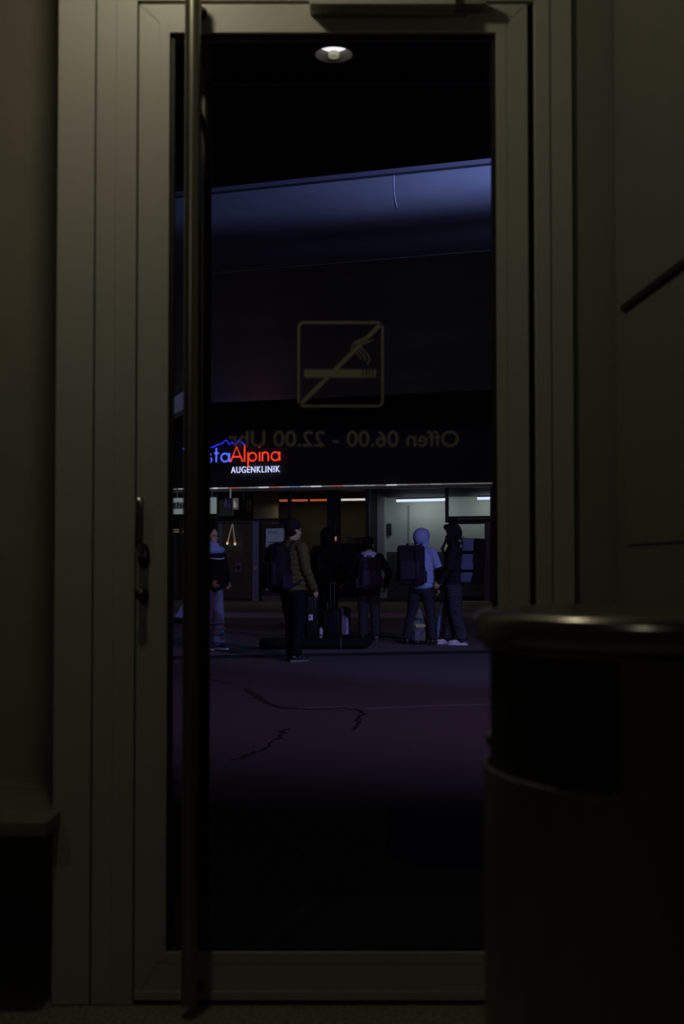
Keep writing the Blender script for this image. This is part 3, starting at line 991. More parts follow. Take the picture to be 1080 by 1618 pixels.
obj('dark_panel', bx(gx_(352), gx_(367.5), GD, GD + .1, gz_(805.5), gz_(787)), mat('dark_sign_face', (.02, .02, .03), .5, emit=(.004, .0035, .008), estr=1), gs)
obj('pale_panel', bx(gx_(367.6), gx_(375), GD, GD + .1, gz_(805), gz_(787)), mat('beige_sign_face', (.4, .38, .3), .5, emit=(.045, .04, .025), estr=1), gs)
viol = mat('violet_digits', (.2, .12, .3), .5, emit=(.012, .006, .020), estr=1)
obj('number', text_bm('1', gx_(354.5), gx_(358.5), gz_(801.5), gz_(790), GD - .01, .008, offset=.02), viol, gs)
obj('letter', text_bm('a', gx_(360), gx_(364), gz_(801.5), gz_(796.5), GD - .01, .008, offset=.02), viol, gs)
obj('letter', text_bm('b', gx_(369), gx_(373), gz_(802), gz_(791), GD - .01, .008, offset=.02), mat('white_letter', (.6, .6, .6), .5, emit=(.22, .22, .2), estr=1), gs)
bm = bmesh.new(); tube(bm, [(gx_(363), GD + .05, gz_(787)), (gx_(363), GD + .05, gz_(771))], .03, 8)
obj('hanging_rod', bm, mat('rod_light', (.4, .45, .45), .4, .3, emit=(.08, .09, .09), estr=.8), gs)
for px, nm in ((266, 'light_shelf'),):
    t = thing('lit_shelf', 'dim shelf with two warm lit edges at the far left of the shop', 'shelf', (fx(272, .5), .5, fz(846, 272, .5)), FB)
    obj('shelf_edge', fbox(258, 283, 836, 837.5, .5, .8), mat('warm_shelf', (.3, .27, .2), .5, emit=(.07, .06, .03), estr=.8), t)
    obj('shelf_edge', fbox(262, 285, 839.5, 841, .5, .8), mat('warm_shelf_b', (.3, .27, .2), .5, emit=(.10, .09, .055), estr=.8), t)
    obj('upright', fbox(283, 286, 822, 950, .48, .55), mullion, t)

# ------------------------------------------------------------------ big canopy
CN = Frame(0, 24.0, 0, -R(18))


def canz(py, d):
    return CN.px(540, py, d)[1]


prof = [(0.0, canz(279, 0)), (-.01, canz(292, 0)), (.0, canz(305, 0)), (.04, canz(316, .04)), (.11, canz(326, .11)), (.22, canz(336, .22)), (.38, canz(346, .38)), (.62, canz(357, .62)), (.98, canz(370, .98)), (1.45, canz(387, 1.45)), (2.2, canz(415, 2.2)), (4.0, canz(462, 4)), (6.5, canz(520, 6.5)), (9, canz(575, 9)), (11.6, canz(627, 11.6)), (11.7, canz(627, 11.6) + .5), (8, canz(520, 6.5) + 1.2), (1, canz(279, 0) + .15), (0.1, canz(279, 0) + .03)]
bm = bmesh.new()
prism(bm, [(-16, d, z) for d, z in prof], (32, 0, 0))
can = struct('canopy', bm, M['soffit'], frame=CN, smooth=30)
for px, m_ in ((622, 'soffit'), (900, 'soffit')):
    xx = CN.px(px, 300, 0)[0]
    bm = bmesh.new()
    tube(bm, [(xx, p_[0] - .003, p_[1]) for p_ in prof[:6]], .008, 6)
    obj('panel_joint', bm, mat('joint_cover', (.7, .7, .75), .35), can)
bm = bmesh.new()
z = canz(279, 0)
prism(bm, [(-16, -.03, z - .09), (-16, -.15, z - .09), (-16, -.15, z - .0), (-16, .05, z + .06)], (32, 0, 0))
obj('lip', bm, mat('dark_lip', (.14, .13, .16), .5), can)
for px, py, dd in ((372, 515, 6.4), (700, 512, 6.2), (440, 550, 7.9)):
    pass
# ridge lines on the soffit
bm = bmesh.new()
for d_, z_ in ((2.2, prof[10][1]), (6.5, prof[12][1]), (9, prof[13][1])):
    tube(bm, [(-16, d_, z_ + .006), (16, d_, z_ + .006)], .008, 6)
obj('seam', bm, mat('seam_metal', (.3, .3, .34), .6), can)
# beige slanted beam at the far left
bm = bmesh.new()
BF = Frame(0, 31, 0, 0)
pts = [BF.px(a, b_, 0) for a, b_ in ((215, 690), (300, 640), (300, 612), (215, 664))]
prism(bm, [(p[0], 0, p[1]) for p in pts], (0, .7, 0))
tag(obj('slanted_beam', bm, mat('beige_concrete', (.42, .39, .3), .7), frame=BF), 'beige slanted beam under the canopy at the far left', 'beam')

# ================================================================== PEOPLE
skin = mat('skin', (0.40, 0.27, 0.16), .6, spec=.15)
V = Vector


def person(label, px, feet_py, ground_z, H, face_dir, look=None, stance=((.10, 0), (-.10, 0)), arms=None, c=None, hat=None, hood=None, puffy=False, coat_len=0.0, hem_flare=0, sleeves2=None, shoe_m=None, wide=1.0, lean=0.0, hair=None):
    gx, gy = ground(px, feet_py, ground_z)
    fr = Frame(gx, gy, ground_z, math.atan2(-face_dir[0], face_dir[1]))
    t = thing('person', label, 'person', (0, 0, 0), fr)
    k = H / 1.75
    hd = R(look or 0)
    hz = 1.62 * k
    hc = V((0, .02 + lean, hz))
    Rh = Matrix.Rotation(-hd, 3, 'Z')

    def hp(x, y, z):
        return hc + Rh @ V((x, y, z)) * k
    sh = [V((.175 * k * wide, lean * .7, 1.41 * k)), V((-.175 * k * wide, lean * .7, 1.41 * k))]
    hip = [V((.09 * k, 0, .90 * k)), V((-.09 * k, 0, .90 * k))]
    foot = [V((stance[0][0], stance[0][1], .085)), V((stance[1][0], stance[1][1], .085))]
    knee = [(hip[i] * .52 + foot[i] * .48) + V((0, .035, 0)) for i in (0, 1)]
    arms = arms or [((.26, -.02, 1.13), (.27, .06, .90)), ((-.26, -.02, 1.13), (-.27, .06, .90))]
    el = [V(arms[i][0]) * k for i in (0, 1)]
    wr = [V(arms[i][1]) * k for i in (0, 1)]
    # ---- body
    bm = bmesh.new()
    ell(bm, hp(0, -.012, .035), V((.076, .095, .10)) * k, Rh)
    ell(bm, hp(0, .018, -.045), V((.058, .070, .078)) * k, Rh)
    ell(bm, hp(0, .060, -.095), V((.030, .026, .022)) * k, Rh)
    cap(bm, hp(0, .078, .005), hp(0, .100, -.030), .010 * k, .014 * k)
    ell(bm, hp(0, .080, .028), V((.045, .014, .010)) * k, Rh)
    ell(bm, hp(0, .082, -.062), V((.024, .010, .006)) * k, Rh)
    ell(bm, hp(0, .080, -.073), V((.020, .010, .006)) * k, Rh)
    for s in (1, -1):
        ell(bm, hp(.077 * s, -.005, -.01), V((.010, .018, .030)) * k, Rh)
        ell(bm, hp(.040 * s, .055, -.025), V((.020, .02, .022)) * k, Rh)
    cap(bm, hc + V((0, -.02, -.06)) * k, V((0, lean * .7, 1.40 * k)), .052 * k, .062 * k)
    for z, w_, d_ in ((1.36, .15, .085), (1.25, .155, .10), (1.12, .135, .09), (1.0, .15, .10), (.92, .16, .105)):
        ell(bm, (0, lean * .5, z * k), V((w_, d_, .10)) * k)
    for i in (0, 1):
        cap(bm, sh[i], el[i], .048 * k, .038 * k)
        cap(bm, el[i], wr[i], .037 * k, .026 * k)
        cap(bm, hip[i], knee[i], .078 * k, .052 * k)
        cap(bm, knee[i], foot[i], .052 * k, .036 * k)
        cap(bm, foot[i] - V((0, .03, .035)), foot[i] + V((0, .14, -.05)), .032, .026)
        # hand
        dn = (wr[i] - el[i]).normalized()
        inw = V((-1 if sh[i].x > 0 else 1, 0, 0))
        inw = (inw - dn * inw.dot(dn)).normalized()
        sd = dn.cross(inw).normalized()
        if sd.y < 0:
            sd = -sd
        pc = wr[i] + dn * .05 * k
        for q_ in (-.026, -.009, .009, .026):
            cap(bm, wr[i] + dn * .012 * k + sd * q_ * .6 * k, pc + dn * .035 * k + sd * q_ * k, .013 * k, .012 * k, 10, 3)
        for q_, ln in ((.027, .070), (.009, .080), (-.009, .074), (-.027, .058)):
            b0 = pc + dn * .038 * k + sd * q_ * k
            b1 = b0 + (dn * .75 + inw * .35).normalized() * ln * .45 * k
            b2 = b1 + (dn * .35 + inw * .8).normalized() * ln * .35 * k
            b3 = b2 + (dn * -.1 + inw * .9).normalized() * ln * .2 * k
            cap(bm, b0, b1, .0088 * k, .0082 * k, 8, 3); cap(bm, b1, b2, .0082 * k, .0075 * k, 8, 3); cap(bm, b2, b3, .0075 * k, .007 * k, 8, 3)
        t0 = pc - dn * .02 * k + sd * .026 * k
        t1 = t0 + (dn * .55 + sd * .6 + inw * .35).normalized() * .038 * k
        t2 = t1 + (dn * .85 + inw * .45).normalized() * .030 * k
        cap(bm, t0, t1, .012 * k, .0095 * k, 8, 3); cap(bm, t1, t2, .0095 * k, .008 * k, 8, 3)
    remesh('body', bm, .0065, skin, t, 2)
    eye_m = mat('dark_eye', (.02, .015, .015), .2)
    for s in (1, -1):
        bm = bmesh.new(); ell(bm, hp(.031 * s, .0765, .008), V((.012, .008, .007)) * k, Rh, 10)
        obj('eye', bm, eye_m, t, smooth=60)
    # ---- jacket
    bm = bmesh.new()
    z0 = .90 - coat_len
    n = 8
    for j in range(n + 1):
        z = z0 + (1.40 - z0) * j / n
        u = (z - .85) / .55
        w_ = (.205 - .03 * abs(u - .3)) * wide if u > 0 else .205 * wide + hem_flare
        d_ = .150 if u > .2 else .158
        if z > 1.36:
            w_ = .165 * wide; d_ = .115
        ell(bm, (0, lean * max(0, min(1, u)), z * k), V((w_, d_, .055 if puffy else .085)) * k, None, 20)
        if puffy:
            ell(bm, (0, lean * max(0, min(1, u)), z * k), V((w_ * .95, d_ * .95, .085)) * k, None, 20)
    for i in (0, 1):
        cap(bm, V((0, lean * .7, 1.42 * k)), sh[i] + V((0, 0, -.01)), .07 * k, .078 * k)
        end = wr[i]
        if puffy:
            for (p, q_, r0, r1, m_) in ((sh[i], el[i], .080, .068, 4), (el[i], end, .068, .055, 4)):
                for a in range(m_):
                    ell(bm, p.lerp(q_, (a + .5) / m_), V((1, 1, 1)) * (r0 + (r1 - r0) * a / m_) * k)
                cap(bm, p, q_, r0 * .88 * k, r1 * .88 * k)
        else:
            cap(bm, sh[i], el[i], .076 * k, .064 * k)
            if not sleeves2:
                cap(bm, el[i], end, .064 * k, .046 * k)
    # collar
    for j in range(12):
        a = 2 * PI * j / 12
        p = V((.062 * math.cos(a), .062 * math.sin(a), 0)) * k + V((0, lean * .8, 1.45 * k))
        ell(bm, p, V((.026, .026, .035)) * k)
    remesh('jacket', bm, .011, c['jacket'], t, 3 if not puffy else 1)
    if sleeves2:
        for i in (0, 1):
            bm = bmesh.new()
            cap(bm, el[i] + (sh[i] - el[i]).normalized() * .04, el[i], .067 * k, .068 * k)
            cap(bm, el[i], wr[i], .068 * k, .05 * k)
            remesh('sleeve', bm, .010, sleeves2, t, 2)
    # ---- trousers
    bm = bmesh.new()
    ell(bm, (0, 0, .93 * k), V((.175, .13, .12)) * k); ell(bm, (0, -.01, .84 * k), V((.165, .125, .09)) * k)
    tw = c.get('leg', 1.0)
    for i in (0, 1):
        cap(bm, hip[i] - V((0, 0, .05 * k)), knee[i], .098 * k * tw, .075 * k * tw)
        cuff = foot[i] + V((0, -.01, .035))
        cap(bm, knee[i], cuff, .075 * k * tw, c.get('cuff', .062) * k)
        for a in range(4):   # creases
            p = knee[i].lerp(cuff, .35 + a * .19)
            ell(bm, p + V((.01 * (-1) ** a, .012, 0)), V((c.get('cuff', .062) * 1.10, c.get('cuff', .062) * 1.08, .02)) * k)
        ell(bm, cuff + V((0, .01, -.01)), V((c.get('cuff', .062) * 1.12, c.get('cuff', .062) * 1.25, .03)) * k)
    remesh('trousers', bm, .010, c['trousers'], t, 3)
    # ---- shoes
    for i in (0, 1):
        bm = bmesh.new()
        f = foot[i]
        ell(bm, (f.x, f.y - .02, .062), (.043, .058, .050))
        ell(bm, (f.x, f.y + .05, .055), (.043, .085, .040))
        ell(bm, (f.x, f.y + .13, .042), (.048, .075, .032))
        ell(bm, (f.x, f.y + .005, .095), (.046, .05, .035))
        shoe = remesh('shoe', bm, .007, shoe_m or c['shoes'], t, 2)
        bm = bmesh.new()
        pts = []
        for j in range(24):
            a = 2 * PI * j / 24
            ys = math.cos(a); w_ = .047 if ys > -.2 else .042
            pts.append((f.x + w_ * math.sin(a), f.y + .055 + .155 * ys, .001))
        prism(bm, pts, (0, 0, .024))
        obj('sole', bm, c.get('sole', c['shoes']), shoe)
    # ---- hat / hood / hair
    if hat:
        bm = bmesh.new()
        ell(bm, hp(0, -.018, .065), V((.093, .110, .088)) * k, Rh, 24)
        ell(bm, hp(0, -.012, .035), V((.096, .112, .030)) * k, Matrix.Rotation(-hd, 3, 'Z') @ Matrix.Rotation(R(12), 3, 'X'), 24)
        ell(bm, hp(0, -.03, .145), V((.045, .05, .03)) * k, Rh)
        remesh('beanie', bm, .009, hat, t, 1)
        bm = bmesh.new()
        ell(bm, hp(0, -.045, -.02), V((.078, .065, .06)) * k, Rh)
        remesh('hair', bm, .009, mat('dark_hair', (.008, .006, .005), .8, spec=.08), t, 1)
    if hair:
        bm = bmesh.new()
        ell(bm, hp(0, -.030, .055), V((.088, .100, .092)) * k, Rh, 24)
        ell(bm, hp(0, -.055, -.02), V((.080, .062, .075)) * k, Rh, 24)
        for j in range(14):
            a = 2 * PI * j / 14
            ell(bm, hp(.07 * math.cos(a), -.03 + .08 * math.sin(a) * .9, .08 + .03 * math.sin(3 * a)), V((.028, .03, .025)) * k)
        remesh('hair', bm, .009, hair, t, 1)
    if hood:
        hm, up = hood
        bm = bmesh.new()
        if up:
            # open shell around the head: rows of blobs leaving the face free
            for th in range(0, 181, 12):
                for ph in range(-70, 101, 12):
                    a, b_ = R(th), R(ph)
                    # th sweeps from the right ear over the back; ph elevation
                    x = math.cos(a); y = -math.sin(a)
                    cx = .102 * x * math.cos(b_); cy = .118 * y * math.cos(b_) - .005; cz = .115 * math.sin(b_) + .03
                    ell(bm, hp(cx, cy, cz), V((.024, .024, .024)) * k, None, 8)
            for j in range(0, 181, 10):  # brim
                a = R(j)
                ell(bm, hp(.100 * math.cos(a), .045 + .035 * math.sin(a), .02 + .125 * math.sin(a)), V((.020, .045, .020)) * k, Rh, 10)
                ell(bm, hp(.100 * math.cos(a), .010, .02 + .130 * math.sin(a)), V((.022, .045, .022)) * k, Rh, 10)
            for s in (1, -1):
                cap(bm, hp(.097 * s, .035, .02), hp(.075 * s, .045, -.09), .022 * k, .028 * k)
                cap(bm, hp(.097 * s, .0, .02), hp(.085 * s, .0, -.11), .026 * k, .035 * k)
            ell(bm, hp(0, -.035, -.125), V((.115, .10, .045)) * k, Rh)
            ell(bm, hp(0, .035, -.128), V((.085, .055, .032)) * k, Rh)
            if up > 1:
                cap(bm, hp(0, .06, .125), hp(0, .115, .12), .035 * k, .022 * k)
                cap(bm, hp(.05, .05, .10), hp(.035, .105, .095), .03 * k, .02 * k)
                cap(bm, hp(-.05, .05, .10), hp(-.035, .105, .095), .03 * k, .02 * k)
                cap(bm, hp(0, -.08, .09), hp(0, -.03, .15), .05 * k, .045 * k)
        else:
            for j in range(14):
                a = R(180 + 180 * j / 13)
                ell(bm, V((.105 * math.cos(a), .02 + .105 * math.sin(a), 1.455 - .012 * math.sin(a))) * k, V((.042, .042, .045)) * k)
            ell(bm, V((0, -.10, 1.42)) * k, V((.11, .05, .06)) * k)
        remesh('hood', bm, .0085, hm, t, 3)
    return t, fr, k


def cloth(name, col, rough=.85, **kw):
    return mat(name, col, rough, bump=.3, nscale=35, spec=.06, **kw)


olive = cloth('olive_nylon', (0.080, 0.072, 0.024), .7, noise=.2)
blk = cloth('black_cloth', (0.007, 0.007, 0.008))
blk2 = cloth('washed_black_denim', (0.022, 0.02, 0.022))
shoe_black = mat('black_leather', (.02, .02, .02), .4)
white_rub = mat('white_rubber', (.6, .6, .62), .5)
denim_pale = cloth('pale_denim', (0.12, 0.14, 0.19))
denim_grey = cloth('grey_trousers', (0.030, 0.033, 0.033))
dark_wool = cloth('dark_beanie_wool', (0.015, 0.015, 0.015))

# A: olive puffer, beanie, facing right
personA, frA, kA = person('person in quilted olive jacket and dark beanie, standing in profile at the kerb', 462, 1045, SZ, 1.80, (.74, .67),
       stance=((.09, -.02), (-.09, .06)), arms=[((.23, .02, 1.13), (.215, .16, .90)), ((-.23, .04, 1.13), (-.20, .20, .93))],
       c=dict(jacket=olive, trousers=blk, shoes=shoe_black, sole=mat('grey_sole', (.1, .1, .1), .6), leg=1.12, cuff=.068), hat=dark_wool, puffy=True, hood=(olive, 0), look=8)
# D: at the left behind the door bar
personD, frD, kD = person('person in pale flared jeans and light blue collar, half hidden behind the door bars', 333, 1026, IZ, 1.74, (.75, -.66),
       stance=((.13, .0), (-.10, .05)), arms=[((.25, .03, 1.13), (.16, .17, .98)), ((-.27, .0, 1.13), (-.20, .14, .96))],
       c=dict(jacket=blk, trousers=denim_pale, shoes=mat('black_canvas', (.03, .03, .035), .6), sole=white_rub, leg=1.1, cuff=.095), hair=mat('black_hair', (.008, .007, .007), .8, spec=.08), hood=(cloth('light_blue_jersey', (.26, .33, .50)), 0))
# C: back view, light hood, grey trousers
personC, frC, kC = person('person seen from behind in a black coat with a pale hood folded down, grey trousers', 582, 1013, IZ, 1.66, (-.05, 1),
       stance=((.12, 0), (-.09, 0)), arms=[((.34, .0, 1.15), (.30, .10, .93)), ((-.30, -.0, 1.15), (-.24, .16, 1.0))],
       c=dict(jacket=blk, trousers=denim_grey, shoes=mat('grey_suede', (.09, .09, .1), .8), leg=1.1, cuff=.075), hair=mat('black_hair_b', (.006, .005, .005), .85, spec=.05), hood=(cloth('pale_fleece', (.30, .33, .42)), 0), wide=1.05, look=8)
# E: light blue hood up
personE, frE, kE = person('person seen from behind with a light blue hood up and dark trousers, legs apart', 665, 1018.5, IZ, 1.74, (.30, .95),
       stance=((.19, -.03), (-.22, .02)), arms=[((.29, .0, 1.13), (.27, .05, .88)), ((-.27, .02, 1.13), (-.2, .18, .98))],
       c=dict(jacket=cloth('light_blue_hoodie', (.26, .33, .55)), trousers=cloth('charcoal_trousers', (.026, .027, .032)), shoes=shoe_black, leg=1.08, cuff=.07), hood=(cloth('light_blue_hood', (.26, .33, .55)), 1), sleeves2=blk, look=15)
# F: dark hood, facing left
personF, frF, kF = person('person in a dark pointed hood facing left in profile, white sneakers', 717, 1018.5, IZ, 1.80, (-1, .12),
       stance=((.09, .09), (-.09, -.11)), arms=[((.24, .03, 1.13), (.20, .15, .90)), ((-.24, .05, 1.13), (-.2, .2, .93))],
       c=dict(jacket=cloth('dark_aubergine_fleece', (.016, .014, .017)), trousers=cloth('splattered_grey_trousers', (.055, .06, .08), noise=.6, col2=(.022, .023, .028)), shoes=mat('white_sneaker', (.55, .58, .62), .5), sole=white_rub, leg=1.32, cuff=.09), wide=1.1, hood=(cloth('dark_aubergine_hood', (.016, .014, .017)), 2), look=0)
# G: black clothed figure
personG, frG, kG = person('person in all black clothes seen from behind, between the olive jacket and the pale hood', 517, 1004, IZ, 1.84, (.1, 1),
       arms=[((.28, .0, 1.13), (.25, .08, .90)), ((-.27, .02, 1.13), (-.24, .12, .92))],
       c=dict(jacket=blk, trousers=blk, shoes=shoe_black, leg=1.1), hood=(blk, 1), wide=1.1)


# ------------------------------------------------------------------ backpacks and bags
def backpack(label, pf, k, w_, d_, h, ztop, main, accent, yoff=-.14, group=None, duffel=False, xoff=0.0, tilt=0.0, pocket=True, rnd=False, side=True):
    """pf: wearer's frame; hangs on the back"""
    zb_ = ztop - h
    t = thing('backpack', label, 'backpack', (xoff, yoff - d_ / 2, zb_), pf, group)
    rt_ = Matrix.Rotation(tilt, 3, 'X')
    c = V((xoff, yoff - d_ / 2, zb_ + h / 2))

    def P(x, y, z):
        return c + rt_ @ V((x, y, z))
    bm = bmesh.new()
    rbox(bm, P(0, 0, -.02), (w_, d_, h - .04), .06, rt_, 5)
    rbox(bm, P(0, .01, -h * .2), (w_ * 1.05, d_ * .96, h * .45), .07, rt_, 5)
    if rnd:
        bm.free(); bm = bmesh.new()
        ell(bm, P(0, 0, -h * .16), (w_ * .60, d_ * .66, h * .36), rt_, 24)
        ell(bm, P(0, .01, h * .12), (w_ * .52, d_ * .56, h * .40), rt_, 24)
        ell(bm, P(0, .0, h * .34), (w_ * .40, d_ * .48, h * .18), rt_, 24)
    remesh('main_compartment', bm, .010, main, t, 3)
    bm = bmesh.new()
    rbox(bm, P(0, -.005, h / 2 - .05 - (.04 if rnd else 0)), (w_ * (.7 if rnd else .98), d_ * (.8 if rnd else 1.04), .11), .045, rt_, 5)
    obj('lid', bm, accent if duffel else main, t, smooth=50)
    if pocket:
        bm = bmesh.new()
        rbox(bm, P(0, -d_ / 2 - .012, -h * .12), (w_ * .78, .07, h * .48), .032, rt_, 5)
        obj('front_pocket', bm, accent, t, smooth=50)
    sm = mat('webbing', (.016, .016, .02), .7, spec=.06)
    for s in (1, -1):
        bm = bmesh.new()
        rbox(bm, P(s * w_ * .30, -d_ / 2 - .052 if pocket else -d_ / 2 - .004, 0), (.022, .006, h * .8), .002, rt_, 1)
        obj('compression_strap', bm, sm, t)
        # shoulder strap up and over
        bm = bmesh.new()
        x = s * .10
        y0 = d_ / 2
        top = ztop
        pts = [P(x, y0 - .02, h / 2 - .10), P(x, y0 + .02, h / 2 - .01 + .02), P(x * 1.15, y0 + .11, h / 2 + .025), P(x * 1.3, y0 + .235, h / 2 - .04), P(x * 1.35, y0 + .29, h / 2 - .18), P(x * 1.7, y0 + .22, -.02), P(x * 1.9, y0 + .06, -h * .3), P(x * 1.2, y0 - .01, -h * .38)]
        tube(bm, pts, .019, 8)
        obj('shoulder_strap', bm, sm, t, smooth=50)
        bm = bmesh.new()
        rbox(bm, P(s * (w_ / 2 + .012), 0, -h * .28), (.05, d_ * .6, h * .3), .022, rt_, 3)
        if side:
            obj('side_pocket', bm, accent, t, smooth=50)
        else:
            bm.free()
    bm = bmesh.new()
    tube(bm, [P(-.035, d_ / 2 - .02, h / 2 - .01), P(-.03, d_ / 2 - .015, h / 2 + .03), P(.03, d_ / 2 - .015, h / 2 + .03), P(.035, d_ / 2 - .02, h / 2 - .01)], .007, 6)
    obj('grab_loop', bm, sm, t)
    return t


backpack('large round black backpack with violet straps on the person in the olive jacket', frA, kA, .36, .27, .62, 1.50, mat('black_ripstop', (.008, .007, .010), .7, spec=.1), mat('black_violet', (.016, .013, .022), .7, spec=.1), yoff=-.12, rnd=True)
backpack('low-hanging grey and violet backpack on the person with the pale folded hood', frC, kC, .37, .15, .52, 1.33, cloth('grey_violet_canvas', (.022, .02, .03)), cloth('dusky_violet_canvas', (.04, .032, .05)), yoff=-.16)
backpack('tall boxy dark backpack on the person with the light blue hood', frE, kE, .40, .22, .60, 1.50, cloth('aubergine_canvas', (.020, .016, .021)), cloth('blue_violet_canvas', (.03, .026, .04)), yoff=-.15, xoff=-.09)
backpack('black backpack on the person in all black', frG, kG, .34, .2, .50, 1.42, blk, blk, yoff=-.15)
# F's big backpack with blue side panel
t = backpack('tall backpack with a blue lit side panel on the person in the dark pointed hood', frF, kF, .34, .30, .68, 1.61, cloth('steel_blue_pack', (.095, .115, .19)), blk, yoff=-.10, tilt=R(4), pocket=False, side=False)
bm = bmesh.new(); rbox(bm, (0, -.10 - .30 + .03, 1.61 - .35), (.37, .20, .70), .05, Matrix.Rotation(R(4), 3, 'X'), 5)
obj('back_panel', bm, blk, t, smooth=50)
for z in (1.40, 1.12):
    bm = bmesh.new(); rbox(bm, (0, -.25, z), (.37, .31, .050), .012, None, 2)
    obj('cross_strap', bm, blk, t)


bm = bmesh.new()
ell(bm, V((0, .0, 1.425)) * kD, V((.235, .155, .085)) * kD, None, 24)
ell(bm, V((0, .01, 1.50)) * kD, V((.11, .10, .06)) * kD, None, 24)
remesh('shoulder_yoke', bm, .011, cloth('light_blue_yoke', (.20, .27, .44)), personD, 2)
# light stripe on D's jacket is part of the jacket
bm = bmesh.new()
P_ = []
for j in range(15):
    a = R(-100 + 200 * j / 14)
    P_.append((.205 * kD * math.sin(a), .140 * kD * math.cos(a) * 1.12, (1.33 - .03 * math.cos(a)) * kD))
tube(bm, P_, .010, 6)
obj('chest_stripe', bm, cloth('white_piping', (.45, .5, .6)), personD)


def suitcase(label, px, py, z, rz, w_, d_, h, m, sm, handle=0.0, group=None, ridges=True, name='suitcase'):
    gx, gy = ground(px, py, z)
    fr = Frame(gx, gy, z, rz)
    t = thing(name, label, 'suitcase', (0, 0, 0), fr, group)
    bm = bmesh.new(); rbox(bm, (0, 0, .05 + (h - .05) / 2), (w_, d_, h - .05), min(.05, d_ * .3), None, 5)
    obj('shell', bm, m, t, smooth=50)
    bm = bmesh.new(); rbox(bm, (0, 0, .05 + (h - .05) / 2), (w_ + .004, .012, h - .05 + .004), .005, None, 2)
    obj('zip', bm, sm, t)
    if ridges:
        for s in (1, -1):
            bm = bmesh.new()
            for x in (-.3, -.1, .1, .3):
                rbox(bm, (x * w_, s * d_ / 2, .05 + h / 2 - .02), (.02, .012, h * .72), .005, None, 2)
            obj('ridge', bm, m, t)
    for sx2 in (-1, 1):
        for sy2 in (-1, 1):
            bm = bmesh.new()
            tube(bm, [(sx2 * (w_ / 2 - .05) - .012, sy2 * (d_ / 2 - .04), .026), (sx2 * (w_ / 2 - .05) + .012, sy2 * (d_ / 2 - .04), .026)], .025, 16)
            box(bm, sx2 * (w_ / 2 - .05) - .008, sx2 * (w_ / 2 - .05) + .008, sy2 * (d_ / 2 - .04) - .01, sy2 * (d_ / 2 - .04) + .01, .035, .06)
            obj('wheel', bm, blk, t)
    bm = bmesh.new()
    tube(bm, [(-.05, 0, h - .01), (-.045, 0, h + .02), (.045, 0, h + .02), (.05, 0, h - .01)], .008, 8)
    obj('carry_handle', bm, sm, t)
    if handle:
        bm = bmesh.new()
        yb = d_ / 2 - .03
        for s in (-1, 1):
            tube(bm, [(s * .034, yb, h - .02), (s * .034, yb, h + handle)], .006, 8)
        rbox(bm, (0, yb, h + handle), (.11, .025, .025), .01, None, 3)
        obj('telescopic_handle', bm, mat('telescopic_alu', (.06, .06, .07), .4, .8), t)
    return t, fr


black_shell = mat('black_shell', (.006, .006, .008), .45, spec=.12)
t, fr = suitcase('black suitcase with a small white label beside the person in the olive jacket', 491, 1013, IZ, R(8), .23, .42, .74, black_shell, blk)
bm = bx(-.06, .005, -.219, -.212, .34, .43, .001)
obj('paper_label', bm, mat('white_paper', (.5, .55, .65), .5), t, label='white paper label')
bm = bx(-.045, -.028, -.2205, -.219, .37, .41)
obj('printed_mark', bm, ink, t)
suitcase('tall black suitcase with raised telescopic handle', 524, 1012, IZ, R(-4), .31, .26, .50, black_shell, blk, handle=.42)
suitcase('white hard-shell suitcase behind the black one with the raised handle', 543.5, 1008, IZ, R(6), .19, .34, .50, mat('white_shell', (.30, .33, .48), .4), blk, ridges=False)
# pale round bag between suitcases
gx, gy = ground(481, 1013, IZ)
t = thing('pouch_bag', 'small pale rounded bag on the ground at the feet of the olive jacket', 'bag', (gx, gy, IZ))
bm = bmesh.new(); ell(bm, (gx, gy, IZ + .12), (.075, .09, .115)); ell(bm, (gx - .01, gy, IZ + .20), (.04, .05, .06))
remesh('sack', bm, .009, cloth('pale_cotton', (.38, .38, .48)), t, 2)
bm = bmesh.new(); tube(bm, [(gx - .03, gy, IZ + .24), (gx - .02, gy, IZ + .3), (gx + .02, gy, IZ + .3), (gx + .02, gy, IZ + .24)], .006, 6)
obj('cord', bm, blk, t)
gx, gy = ground(507, 1012.5, IZ)
t = thing('water_bottle', 'small pale bottle standing between the black suitcases', 'bottle', (gx, gy, IZ))
bm = bmesh.new(); lathe(bm, [(0, IZ + .005), (.034, IZ + .005), (.036, IZ + .02), (.036, IZ + .17), (.03, IZ + .19), (.015, IZ + .205), (.015, IZ + .215), (0, IZ + .215)], 20, (gx, gy)); obj('flask', bm, mat('pale_plastic', (.4, .42, .5), .4), t, smooth=50)
bm = bmesh.new(); lathe(bm, [(0, IZ + .216), (.017, IZ + .216), (.017, IZ + .24), (0, IZ + .24)], 20, (gx, gy)); obj('cap', bm, blk, t, smooth=50)

